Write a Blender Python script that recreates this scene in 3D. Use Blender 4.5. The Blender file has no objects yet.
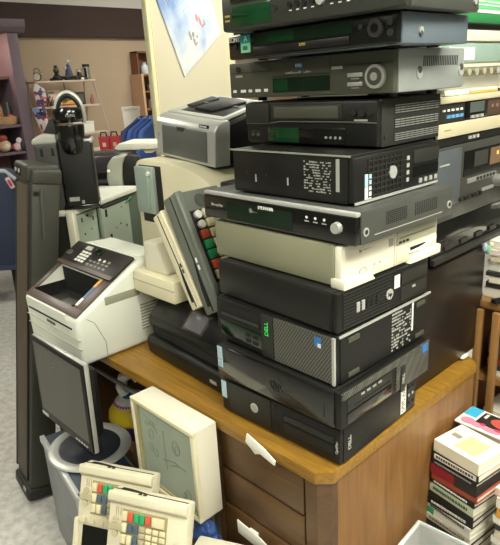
import bpy, bmesh, math, random
from mathutils import Vector, Matrix, Euler
random.seed(7)
S = bpy.context.scene
COL = S.collection
R = math.radians

# ------------------------------------------------------------------ materials
def lin(h):
    h = h.lstrip('#'); out = []
    for i in (0, 2, 4):
        c = int(h[i:i+2], 16) / 255
        out.append(c / 12.92 if c <= .04045 else ((c + .055) / 1.055) ** 2.4)
    return (*out, 1)

MATS = {}
def mat(name, hexc, rough=.5, metal=0., wear=0., wscale=14., bump=0., bscale=300., emit=None, power=0., alpha=1., trans=0., spec=.5, coat=0.):
    m = bpy.data.materials.new(name); m.use_nodes = True
    nt = m.node_tree; b = nt.nodes['Principled BSDF']
    b.inputs['Base Color'].default_value = lin(hexc)
    b.inputs['Roughness'].default_value = rough
    b.inputs['Metallic'].default_value = metal
    b.inputs['Specular IOR Level'].default_value = spec
    b.inputs['Coat Weight'].default_value = coat
    b.inputs['Transmission Weight'].default_value = trans
    b.inputs['Alpha'].default_value = alpha
    if emit:
        b.inputs['Emission Color'].default_value = lin(emit); b.inputs['Emission Strength'].default_value = power
    tc = nt.nodes.new('ShaderNodeTexCoord')
    if wear:
        n = nt.nodes.new('ShaderNodeTexNoise'); n.inputs['Scale'].default_value = wscale; n.inputs['Detail'].default_value = 6
        nt.links.new(tc.outputs['Object'], n.inputs['Vector'])
        mx = nt.nodes.new('ShaderNodeMix'); mx.data_type = 'RGBA'
        c = lin(hexc)
        mx.inputs[6].default_value = tuple(max(0, v * (1 - wear)) for v in c[:3]) + (1,)
        mx.inputs[7].default_value = tuple(min(1, v * (1 + wear) + wear * .01) for v in c[:3]) + (1,)
        nt.links.new(n.outputs['Fac'], mx.inputs[0]); nt.links.new(mx.outputs[2], b.inputs['Base Color'])
        mr = nt.nodes.new('ShaderNodeMapRange')
        mr.inputs['To Min'].default_value = max(0, rough - .1); mr.inputs['To Max'].default_value = min(1, rough + .15)
        nt.links.new(n.outputs['Fac'], mr.inputs['Value']); nt.links.new(mr.outputs['Result'], b.inputs['Roughness'])
    if bump:
        n2 = nt.nodes.new('ShaderNodeTexNoise'); n2.inputs['Scale'].default_value = bscale
        nt.links.new(tc.outputs['Object'], n2.inputs['Vector'])
        bp = nt.nodes.new('ShaderNodeBump'); bp.inputs['Strength'].default_value = bump; bp.inputs['Distance'].default_value = .002
        nt.links.new(n2.outputs['Fac'], bp.inputs['Height']); nt.links.new(bp.outputs['Normal'], b.inputs['Normal'])
    MATS[name] = m
    return m

def wood(name, c1, c2, scale=(1.2, 14, 14), rough=.4, rot=(0, 0, 0), chips=False):
    m = bpy.data.materials.new(name); m.use_nodes = True
    nt = m.node_tree; b = nt.nodes['Principled BSDF']; b.inputs['Roughness'].default_value = rough
    tc = nt.nodes.new('ShaderNodeTexCoord'); mp = nt.nodes.new('ShaderNodeMapping')
    mp.inputs['Scale'].default_value = scale; mp.inputs['Rotation'].default_value = rot
    n = nt.nodes.new('ShaderNodeTexNoise'); n.inputs['Scale'].default_value = 3.2; n.inputs['Detail'].default_value = 8; n.inputs['Distortion'].default_value = 1.2
    cr = nt.nodes.new('ShaderNodeValToRGB')
    cr.color_ramp.elements[0].position = .3; cr.color_ramp.elements[0].color = lin(c1)
    cr.color_ramp.elements[1].position = .7; cr.color_ramp.elements[1].color = lin(c2)
    nt.links.new(tc.outputs['Object'], mp.inputs['Vector']); nt.links.new(mp.outputs['Vector'], n.inputs['Vector'])
    nt.links.new(n.outputs['Fac'], cr.inputs['Fac'])
    last = cr.outputs['Color']
    if chips:   # worn pale scratches in the varnish
        v = nt.nodes.new('ShaderNodeTexNoise'); v.inputs['Scale'].default_value = 38; v.inputs['Detail'].default_value = 9; v.inputs['Roughness'].default_value = .75
        nt.links.new(tc.outputs['Object'], v.inputs['Vector'])
        r2 = nt.nodes.new('ShaderNodeValToRGB'); r2.color_ramp.elements[0].position = .66; r2.color_ramp.elements[1].position = .72
        nt.links.new(v.outputs['Fac'], r2.inputs['Fac'])
        mx = nt.nodes.new('ShaderNodeMix'); mx.data_type = 'RGBA'; mx.inputs[7].default_value = lin('#e0c48a')
        nt.links.new(r2.outputs['Color'], mx.inputs[0]); nt.links.new(last, mx.inputs[6]); last = mx.outputs[2]
    nt.links.new(last, b.inputs['Base Color'])
    MATS[name] = m
    return m

def mesh_metal(name, base, dark, scale=50):   # diagonal woven grille pattern
    m = bpy.data.materials.new(name); m.use_nodes = True
    nt = m.node_tree; b = nt.nodes['Principled BSDF']; b.inputs['Roughness'].default_value = .45; b.inputs['Metallic'].default_value = .2
    tc = nt.nodes.new('ShaderNodeTexCoord'); mx = nt.nodes.new('ShaderNodeMath'); mx.operation = 'MULTIPLY'
    for k, ang in enumerate((35, -35)):
        mp = nt.nodes.new('ShaderNodeMapping'); mp.inputs['Rotation'].default_value = (0, R(ang), R(ang))
        w = nt.nodes.new('ShaderNodeTexWave'); w.inputs['Scale'].default_value = scale if k == 0 else scale * .8
        nt.links.new(tc.outputs['Object'], mp.inputs['Vector']); nt.links.new(mp.outputs['Vector'], w.inputs['Vector']); nt.links.new(w.outputs['Fac'], mx.inputs[k])
    cr = nt.nodes.new('ShaderNodeValToRGB'); cr.color_ramp.elements[0].position = .12; cr.color_ramp.elements[0].color = lin(base)
    cr.color_ramp.elements[1].position = .4; cr.color_ramp.elements[1].color = lin(dark)
    nt.links.new(mx.outputs[0], cr.inputs['Fac']); nt.links.new(cr.outputs['Color'], b.inputs['Base Color'])
    MATS[name] = m
    return m

def speckle(name, base, cols, scale=90, rough=.4):
    m = bpy.data.materials.new(name); m.use_nodes = True
    nt = m.node_tree; b = nt.nodes['Principled BSDF']; b.inputs['Roughness'].default_value = rough
    tc = nt.nodes.new('ShaderNodeTexCoord')
    v = nt.nodes.new('ShaderNodeTexNoise'); v.inputs['Scale'].default_value = scale; v.inputs['Detail'].default_value = 3
    nt.links.new(tc.outputs['Object'], v.inputs['Vector'])
    cr = nt.nodes.new('ShaderNodeValToRGB'); e = cr.color_ramp.elements
    e[0].position = .36; e[0].color = lin(cols[0]); e[1].position = .64; e[1].color = lin(cols[1])
    k = e.new(.5); k.color = lin(base)
    nt.links.new(v.outputs['Fac'], cr.inputs['Fac']); nt.links.new(cr.outputs['Color'], b.inputs['Base Color'])
    MATS[name] = m
    return m

black = mat('black_plastic', '#131311', .42, wear=.35, bump=.12, spec=.32)
black_rough = mat('black_textured_metal', '#171714', .5, wear=.35, wscale=9, bump=.25, bscale=700, spec=.32)
black_gloss = mat('black_gloss', '#0b0c0b', .12, wear=.2, coat=.4)
charcoal = mat('charcoal_plastic', '#262622', .48, wear=.25, bump=.1, spec=.32)
dark_hole = mat('black_hole', '#060606', .8)
steel_black = mat('painted_black_steel', '#141411', .36, wear=.4, wscale=7, bump=.1, spec=.32)
green_glass = mat('green_gloss_display', '#0c3a1d', .1, coat=.6, wear=.3, wscale=20)  # glossy green base colour for display windows
green_dark = mat('dark_green_display', '#06200f', .1, coat=.6, wear=.4, wscale=12)
grey_plastic = mat('olive_grey_plastic', '#46473b', .42, wear=.12, bump=.05)
silver_side = mat('silver_painted_steel', '#969b98', .38, metal=.25, wear=.08)
blue_steel = mat('blue_grey_steel', '#69757d', .35, metal=.3, wear=.15, wscale=6)
dark_steel = mat('dark_grey_steel', '#4b4d48', .4, metal=.25, wear=.15)
silver = mat('silver_plastic', '#b9bab4', .32, metal=.35, wear=.06)
chrome = mat('bright_chrome', '#dcdcd8', .2, metal=.8)
white = mat('white_plastic', '#e9e8de', .4, wear=.04)
white_print = mat('white_print', '#e6e6e0', .6)
grey_print = mat('grey_print', '#9c9d95', .6)
cream = mat('aged_cream_plastic', '#dcd5b6', .42, wear=.07, wscale=5)
cream_pale = mat('pale_cream_plastic', '#ddd8c4', .4, wear=.04, wscale=5)
beige_steel = mat('beige_painted_steel', '#82826a', .42, wear=.1, wscale=5)
fax_white = mat('warm_white_plastic', '#dcdfd2', .42, wear=.04)
fax_brown = mat('brown_grey_plastic', '#53453f', .35, wear=.12)
grey_green = mat('grey_green_plastic', '#97a69b', .4, wear=.06)
chassis_metal = mat('bare_case_metal', '#a9b7a6', .4, metal=.3, wear=.1)
grille_silver = mesh_metal('silver_mesh_grille', '#63635a', '#10100e', 75)
grille_black = mesh_metal('black_mesh_grille', '#262623', '#0a0a0a', 70)
sticker_blue = mat('pale_blue_sticker', '#a8c3cf', .4, wear=.25, wscale=90)
sticker_white = mat('white_sticker', '#dedfd8', .45, wear=.06)
teal = mat('teal_sticker', '#1d8a86', .4)
green_sticker = mat('green_sticker', '#7fc6a0', .4)
intel_blue = mat('blue_badge', '#2f6fb0', .3, wear=.3, wscale=120)
yellow = mat('yellow_plastic', '#e3c62c', .38, wear=.06)
purple = mat('purple_plastic', '#432450', .4, wear=.1)
red_key = mat('red_key', '#c4553a', .45)
green_key = mat('green_key', '#2f9a63', .45)
blue_key = mat('blue_grey_key', '#4b5a67', .45)
key_cream = mat('cream_key', '#d2c9a4', .45)
screen_dark = mat('dark_screen', '#45453d', .28, wear=.1, wscale=4)
desk_wood = wood('varnished_oak', '#70501a', '#946e26', (2, 30, 30), .32, chips=True)
side_wood = wood('oak_veneer', '#74502a', '#8f673a', (9, 9, .9), .4)
drawer_wood = wood('brown_veneer', '#4a331c', '#5d4326', (.9, 9, 9), .42)
light_wood = wood('light_wood', '#7d5a33', '#97703f', (6, 6, .9), .5)
red_wood = wood('reddish_wood', '#6b4630', '#86593c', (6, 6, .9), .5)
dark_brown_gloss = mat('dark_brown_gloss', '#120c07', .3, wear=.35, wscale=3)
bronze = mat('brown_bronze_cloth', '#4c4234', .55, wear=.25, wscale=5, bump=.2, bscale=900)
dull_olive = mat('dull_olive_plastic', '#33332b', .48, wear=.15)
beige_wall = mat('beige_wall_paint', '#b29d86', .8, wear=.04, wscale=2)
brown_paint = mat('brown_paint', '#38251f', .7, wear=.08, wscale=2)
ceil_paint = mat('ceiling_white', '#d9d2cf', .85)
cream_wall = mat('cream_panel_paint', '#cdc5ac', .6, wear=.03, wscale=2)
cream_trim = mat('cream_trim_paint', '#dfd7ad', .5, wear=.03)
mauve = mat('mauve_paint', '#65565f', .55, wear=.06, wscale=3)
mauve_in = mat('brown_mauve_lining', '#7d5f58', .6, wear=.08, wscale=3)
floor_m = speckle('speckled_floor_tile', '#b4b2ac', ('#a5a39c', '#c0beb8'), 30, .3)
navy = mat('navy_upholstery', '#262f47', .8, wear=.15, wscale=30, bump=.3, bscale=500)
pale_piping = mat('pale_piping', '#9aa0a6', .7)
cardboard = mat('brown_cardboard', '#9a764f', .8, wear=.1)
paper = mat('off_white_paper', '#ded8c6', .8, wear=.06, wscale=60)

def colmat(h, rough=.5, wear=.06, **k):
    key = 'paint_' + h.strip('#') + str(int(rough * 100))
    return MATS.get(key) or mat(key, h, rough, wear=wear, **k)

# ------------------------------------------------------------------ mesh builder
class MB:
    def __init__(s): s.bm = bmesh.new()
    def _add(s, fn, m=None, bevel=0, seg=2, sel=None):
        t = bmesh.new(); fn(t)
        if bevel:
            ed = [e for e in t.edges if (sel is None or sel(e))]
            bmesh.ops.bevel(t, geom=ed, offset=bevel, offset_type='OFFSET', segments=seg, profile=.5, affect='EDGES', clamp_overlap=True)
        if m is not None: t.transform(m)
        me = bpy.data.meshes.new('tmp'); t.to_mesh(me); t.free(); s.bm.from_mesh(me); bpy.data.meshes.remove(me)
        return s
    def box(s, x0, x1, y0, y1, z0, z1, bevel=0, m=None, seg=2, sel=None):
        def f(t):
            r = bmesh.ops.create_cube(t, size=1)
            for v in r['verts']:
                v.co = Vector((x0 + (v.co.x + .5) * (x1 - x0), y0 + (v.co.y + .5) * (y1 - y0), z0 + (v.co.z + .5) * (z1 - z0)))
        return s._add(f, m, bevel, seg, sel)
    def cyl(s, p0, p1, r0, r1=None, seg=20, bevel=0, m=None):
        p0, p1 = Vector(p0), Vector(p1); r1 = r0 if r1 is None else r1
        d = p1 - p0
        mm = Matrix.Translation((p0 + p1) / 2) @ d.to_track_quat('Z', 'Y').to_matrix().to_4x4()
        def f(t): bmesh.ops.create_cone(t, cap_ends=True, segments=seg, radius1=r0, radius2=r1, depth=d.length)
        return s._add(f, (m @ mm) if m is not None else mm, bevel, 2, (lambda e: len(e.link_faces) == 2 and any(len(q.verts) > 4 for q in e.link_faces)) if bevel else None)
    def ball(s, c, r, m=None, seg=16):
        sx = r if isinstance(r, (tuple, list)) else (r, r, r)
        mm = Matrix.Translation(c) @ Matrix.Diagonal((*sx, 1))
        def f(t): bmesh.ops.create_uvsphere(t, u_segments=seg, v_segments=max(6, seg // 2), radius=1)
        return s._add(f, (m @ mm) if m is not None else mm)
    def prism(s, pts, axis, t0, t1, bevel=0, m=None, seg=2, sel=None):
        """outline pts in the two other axes (in x,y,z order) extruded along axis"""
        def f(t):
            def P(a, b, c): return {'x': (c, a, b), 'y': (a, c, b), 'z': (a, b, c)}[axis]
            lo = [t.verts.new(P(a, b, t0)) for a, b in pts]; hi = [t.verts.new(P(a, b, t1)) for a, b in pts]
            n = len(pts)
            t.faces.new(lo); t.faces.new(hi)
            for i in range(n): t.faces.new((lo[i], lo[(i+1) % n], hi[(i+1) % n], hi[i]))
            bmesh.ops.recalc_face_normals(t, faces=t.faces)
        return s._add(f, m, bevel, seg, sel)
    def lathe(s, prof, seg=28, m=None, sx=1, sy=1):
        def f(t):
            rings = []
            for r, z in prof:
                if r < 1e-6: rings.append([t.verts.new((0, 0, z))])
                else: rings.append([t.verts.new((r * sx * math.cos(2*math.pi*i/seg), r * sy * math.sin(2*math.pi*i/seg), z)) for i in range(seg)])
            for a, b in zip(rings, rings[1:]):
                for i in range(seg):
                    j = (i + 1) % seg
                    if len(a) == 1 and len(b) == 1: continue
                    if len(a) == 1: t.faces.new((a[0], b[i], b[j]))
                    elif len(b) == 1: t.faces.new((a[i], a[j], b[0]))
                    else: t.faces.new((a[i], a[j], b[j], b[i]))
            for rg in (rings[0], rings[-1]):
                if len(rg) > 1: t.faces.new(rg)
            bmesh.ops.recalc_face_normals(t, faces=t.faces)
        return s._add(f, m)
    def tube(s, pts, r, seg=10, m=None, closed=False, flat=1.):
        pts = [Vector(p) for p in pts]; n = len(pts)
        def f(t):
            rings = []; up = None
            for i, p in enumerate(pts):
                if closed: d = pts[(i+1) % n] - pts[i-1]
                else: d = pts[min(i+1, n-1)] - pts[max(i-1, 0)]
                d.normalize()
                if up is None:
                    up = Vector((0, 0, 1)) if abs(d.z) < .9 else Vector((1, 0, 0))
                a = d.cross(up); a.normalize(); u = a.cross(d); u.normalize(); up = u
                rr = r[i] if isinstance(r, (list, tuple)) else r
                rings.append([t.verts.new(p + a * rr * math.cos(2*math.pi*k/seg) + u * rr * flat * math.sin(2*math.pi*k/seg)) for k in range(seg)])
            pr = list(zip(rings, rings[1:])) + ([(rings[-1], rings[0])] if closed else [])
            for A, B in pr:
                for k in range(seg): t.faces.new((A[k], A[(k+1) % seg], B[(k+1) % seg], B[k]))
            if not closed: t.faces.new(rings[0]); t.faces.new(rings[-1])
            bmesh.ops.recalc_face_normals(t, faces=t.faces)
        return s._add(f, m)
    def build(s, name, material, parent=None, label=None, kind=None, angle=35):
        me = bpy.data.meshes.new(name); s.bm.to_mesh(me); s.bm.free()
        me.polygons.foreach_set('use_smooth', [True] * len(me.polygons)); me.set_sharp_from_angle(angle=R(angle))
        me.materials.append(material)
        o = bpy.data.objects.new(name, me); COL.objects.link(o)
        if parent is not None: o.parent = parent
        if label: o['label'] = label
        if kind: o['kind'] = kind
        return o

def thing(name, label, cat, loc=(0, 0, 0), rot=0, group=None, matrix=None):
    o = bpy.data.objects.new(name, None); COL.objects.link(o); o.empty_display_size = .05
    if matrix is not None: o.matrix_world = matrix
    else:
        o.location = loc; o.rotation_euler = (0, 0, R(rot))
    o['label'] = label; o['category'] = cat
    if group: o['group'] = group
    return o

def solo(o, label, cat, group=None):
    o['label'] = label; o['category'] = cat
    if group: o['group'] = group
    return o

def text(s, size, material, parent, loc, rot, name='lettering', depth=.0006, align='CENTER'):
    cu = bpy.data.curves.new('t', 'FONT'); cu.body = s; cu.size = size; cu.extrude = depth
    cu.align_x = align; cu.align_y = 'CENTER'
    tmp = bpy.data.objects.new('t', cu); COL.objects.link(tmp)
    bpy.context.view_layer.update()
    me = bpy.data.meshes.new_from_object(tmp.evaluated_get(bpy.context.evaluated_depsgraph_get()))
    bpy.data.objects.remove(tmp); bpy.data.curves.remove(cu)
    me.materials.clear(); me.materials.append(material)
    o = bpy.data.objects.new(name, me); COL.objects.link(o); o.parent = parent
    o.location = loc; o.rotation_euler = rot
    return o
FRONT = (R(90), 0, 0); RIGHT = (R(90), 0, R(90))

def rm(x, y):   # from axes turned to the viewer into room axes
    return (.6820 * x - .7314 * y, .7314 * x + .6820 * y)

def struct(name, mb, material):
    return mb.build(name, material, kind='structure')

# ------------------------------------------------------------------ the room
FX0, FX1, FY0, FY1, CZ = -6.2, 3.2, -3.6, 7.0, 2.95
struct('floor', MB().box(FX0 - .1, FX1 + .1, FY0 - .1, FY1 + .1, -.1, 0), floor_m)
struct('ceiling', MB().box(FX0 - .1, FX1 + .1, FY0 - .1, FY1 + .1, CZ, CZ + .1), mat('grey_white_ceiling', '#a9a7a2', .85))
struct('wall_back', MB().box(FX0 - .1, FX0, FY0, FY1, 0, CZ), beige_wall)
grey_wall = mat('grey_wall_paint', '#7c7c74', .8)
struct('wall_right', MB().box(FX0, FX1, FY1, FY1 + .1, 0, CZ), grey_wall)
struct('wall_front', MB().box(FX1, FX1 + .1, FY0, FY1, 0, CZ), grey_wall)
struct('wall_left', MB().box(FX0, FX1, FY0 - .1, FY0, 0, CZ), grey_wall)
struct('trim_1', MB().box(FX0, FX0 + .06, FY0, FY1, 2.165, 2.478), brown_paint)
struct('trim_2', MB().box(FX0, FX0 + .04, FY0, FY1, 2.478, CZ), ceil_paint)
struct('baseboard_back', MB().box(FX0, FX0 + .015, FY0, FY1, 0, .1), brown_paint)
# cream partition with a raised edge moulding
pm = Matrix.Translation((-2.80, 1.949, 0)) @ Matrix.Rotation(R(110), 4, 'Z')
struct('wall_partition', MB().box(0, 1.0, -.0, .02, 0, 2.6, m=pm), cream_wall)
struct('trim_3', MB().box(.0, .034, -.010, .022, 0, 2.6, .004, m=pm).box(.042, .050, -.006, .0, 0, 2.6, .002, m=pm), cream_trim)
struct('trim_4', MB().box(.93, 1.0, -.012, .022, 0, 2.6, .004, m=pm), cream_trim)

# poster
pp = lambda u, z: pm @ Vector((u, -.004, z))
po = thing('poster', 'crooked pale blue and white poster stuck on the cream partition wall', 'poster', matrix=pm @ Matrix.Translation((.335, -.001, 1.639)) @ Matrix.Rotation(R(28.5), 4, 'Y').inverted())
def paperm():
    m = bpy.data.materials.new('poster_print'); m.use_nodes = True
    nt = m.node_tree; b = nt.nodes['Principled BSDF']; b.inputs['Roughness'].default_value = .35
    tc = nt.nodes.new('ShaderNodeTexCoord'); n = nt.nodes.new('ShaderNodeTexNoise'); n.inputs['Scale'].default_value = 5; n.inputs['Detail'].default_value = 3
    sp = nt.nodes.new('ShaderNodeSeparateXYZ'); ad = nt.nodes.new('ShaderNodeMath'); ad.operation = 'MULTIPLY_ADD'
    ad.inputs[1].default_value = 1.0; 
    nt.links.new(tc.outputs['Object'], n.inputs['Vector']); nt.links.new(tc.outputs['Object'], sp.inputs[0])
    nt.links.new(sp.outputs['Z'], ad.inputs[0]); nt.links.new(n.outputs['Fac'], ad.inputs[2])
    cr = nt.nodes.new('ShaderNodeValToRGB'); e = cr.color_ramp.elements
    e[0].position = .6; e[0].color = lin('#d5d9da'); e[1].position = .95; e[1].color = lin('#7f97c4')
    k = e.new(.76); k.color = lin('#b3c2d8')
    nt.links.new(ad.outputs[0], cr.inputs['Fac']); nt.links.new(cr.outputs['Color'], b.inputs['Base Color'])
    return m
MB().box(0, .56, -.006, 0, 0, .62, m=None).build('sheet', paperm(), po)
mb = MB()
for k in range(9):
    x = .06 + k * .05; z = .44 + .03 * math.sin(k * 1.7)
    mb.tube([(x, -.0065, z - .03), (x + .012, -.0065, z + .03), (x + .028, -.0065, z - .02), (x + .04, -.0065, z + .025)], .006, 5, flat=.25)
mb.build('printed_swirls', colmat('#f3f1ea'), po)
for nm, c, blobs in (('rose_print', '#c08a8c', ((.33, .21, .016, .024), (.355, .175, .013, .03), (.375, .14, .02, .010), (.235, .09, .022, .008))),
                     ('sage_print', '#8f958e', ((.20, .16, .013, .03), (.235, .15, .016, .016), (.225, .115, .012, .022), (.40, .15, .008, .02), (.27, .12, .012, .008)))):
    for x, z, a, b in blobs: MB().ball((x, -.0062, z), (a, .0006, b), seg=12).build(nm, colmat(c), po)
mb = MB()
for k in range(3):
    for i in range(9):
        x = .12 + i * .017 + k * .02; mb.box(x, x + .011, -.0068, -.006, .345 - k * .02, .349 - k * .02)
mb.build('printed_lines', colmat('#9fb0c8'), po)

# ceiling lights
def ceiling_light(x, y, lab, pw, sx=.6, sy=1.2):
    t = thing('ceiling_light', lab, 'light', (x, y, CZ), 0, 'fluorescent ceiling panels')
    MB().box(-sx/2 - .03, sx/2 + .03, -sy/2 - .03, -sy/2, -.04, 0).box(-sx/2 - .03, sx/2 + .03, sy/2, sy/2 + .03, -.04, 0).box(-sx/2 - .03, -sx/2, -sy/2, sy/2, -.04, 0).box(sx/2, sx/2 + .03, -sy/2, sy/2, -.04, 0).build('frame', white, t)
    MB().box(-sx/2, sx/2, -sy/2, sy/2, -.025, -.015).build('diffuser', MATS.get('lamp%d' % pw) or mat('lamp%d' % pw, '#fff4e0', .5, emit='#fffdec', power=pw), t)
LIGHTS = [(.5, .5, 30), (.9, 2.3, 26), (-1.6, -.9, 14), (-2.2, 2.9, 16), (-4.3, .6, 14), (-4.6, 4.2, 14), (1.9, -1.2, 20)]
NAMES = ['ceiling panel nearest above the camera', 'ceiling panel above the shelf rack side', 'ceiling panel left behind the camera', 'ceiling panel above the cream partition', 'ceiling panel above the mauve cabinet aisle', 'ceiling panel above the wooden bookcase', 'ceiling panel furthest behind the camera']
for (x, y, pw), nm in zip(LIGHTS, NAMES):
    ceiling_light(x, y, 'white fluorescent ' + nm, pw)
    la = bpy.data.lights.new('panel_lamp', 'AREA'); la.shape = 'RECTANGLE'; la.size = .6; la.size_y = 1.2; la.energy = pw * 2.6; la.color = (1, .985, .87)
    lo = bpy.data.objects.new('panel_lamp', la); COL.objects.link(lo); lo.location = (x, y, CZ - .05)

# ------------------------------------------------------------------ desk
DZ = .76
dk = thing('desk', 'long worn oak desk with brown drawers carrying the electronics', 'desk', (0, 0, 0))
mb = MB()
c = .03
top = [(-2.0, .808), (-.665 - c, .808), (-.665, .808 + c), (-.665, 1.545 - c), (-.665 - c, 1.545), (-2.0, 1.545)]
mb.prism(top, 'z', DZ - .03, DZ, .006, sel=lambda e: max(v.co.z for v in e.verts) > DZ - .001 and min(v.co.z for v in e.verts) > DZ - .001)
mb.build('desk_top', desk_wood, dk)
MB().box(-.70, -.672, .86, 1.52, 0, DZ - .031).build('side_panel', side_wood, dk)
MB().prism([(-.73, .815), (-.695, .815), (-.672, .84), (-.672, .859), (-.73, .859)], 'z', 0, DZ - .031).build('corner_post', drawer_wood, dk)
MB().box(-.70, -.672, 1.521, 1.535, 0, DZ - .031).box(-1.98, -.70, 1.47, 1.50, .12, DZ - .031).build('back_panel', drawer_wood, dk)
MB().box(-1.06, -.735, .86, 1.45, .04, DZ - .031).box(-1.06, -1.035, .82, .86, 0, DZ - .031).build('pedestal', drawer_wood, dk)
MB().box(-1.98, -1.95, .83, 1.47, 0, DZ - .031).build('end_panel', drawer_wood, dk)
dr = []
for k, (z0, z1) in enumerate(((.612, .722), (.498, .604), (.10, .490))):
    d = MB().box(-1.030, -.738, .818, .855, z0, z1, .004).build('drawer', drawer_wood, dk); dr.append(d)
# pale bent pulls
def pull(parent, pts, tab):
    mb = MB(); mb.prism(pts, 'y', .797, .801, .0012); mb.box(*tab)
    mb.build('pull', white, parent, 'pale bent pull plate')
pull(dr[0], [(-.900, .775), (-.907, .749), (-.886, .737), (-.874, .728), (-.856, .737), (-.809, .727), (-.806, .741), (-.847, .760)], (-.875, -.845, .800, .8085, .738, .750))
pull(dr[2], [(-.960, .483), (-.959, .442), (-.893, .438), (-.846, .466), (-.874, .474)], (-.93, -.90, .800, .819, .45, .462))
MB().box(-1.95, -1.065, .88, 1.40, .655, .70).build('pencil_drawer', black_rough, dk)
MB().box(-1.95, -1.065, .868, .880, .605, .618, .003).box(-1.95, -1.93, .870, .885, .605, .70).box(-1.09, -1.07, .870, .885, .605, .70).build('rail', colmat('#6f7068', .4), dk)

# black side table under the left end of the pile
tb = thing('table', 'plain black table continuing left of the oak desk behind the fax machine', 'table', (0, 0, 0))
TBM = Matrix.Translation((-2.060, 1.003, 0)) @ Matrix.Rotation(R(119), 4, 'Z')
MB().box(-.06, 1.25, -.02, .235, DZ - .03, DZ, .004, m=TBM).build('table_top', black, tb)
for x in (.0, 1.2):
    for y in (.02, .20): MB().box(x - .02, x + .02, y - .02, y + .02, 0, DZ - .031, m=TBM).build('leg', black, tb)

# ------------------------------------------------------------------ the main stack
U = {
'A1': (-0.857, 1.015, 1.7, 0.382, 0.326, 0.764, 0.859, 0.0044), 'A2': (-0.847, 1.023, 0.2, 0.389, 0.358, 0.864, 0.955, 0.0046),
'A3': (-0.865, 1.041, -1.1, 0.392, 0.355, 0.959, 1.073, 0.0046), 'A4': (-0.859, 1.039, -2.6, 0.383, 0.336, 1.077, 1.167, 0.0045),
'A5': (-0.879, 1.076, -2.4, 0.410, 0.359, 1.171, 1.259, 0.0045), 'A6': (-0.880, 1.075, -1.8, 0.483, 0.359, 1.264, 1.332, 0.0051),
'A7': (-0.857, 1.093, -0.5, 0.355, 0.333, 1.336, 1.435, 0.0039), 'A8': (-0.884, 1.148, 0.5, 0.387, 0.254, 1.438, 1.536, 0.0038),
'A9': (-0.894, 1.164, -0.4, 0.483, 0.280, 1.547, 1.630, 0.0104), 'A10': (-0.834, 1.086, -1.3, 0.463, 0.250, 1.634, 1.688, 0.0039),
'A11': (-0.810, 1.065, 0.5, 0.467, 0.270, 1.691, 1.771, 0.0035)}

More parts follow.
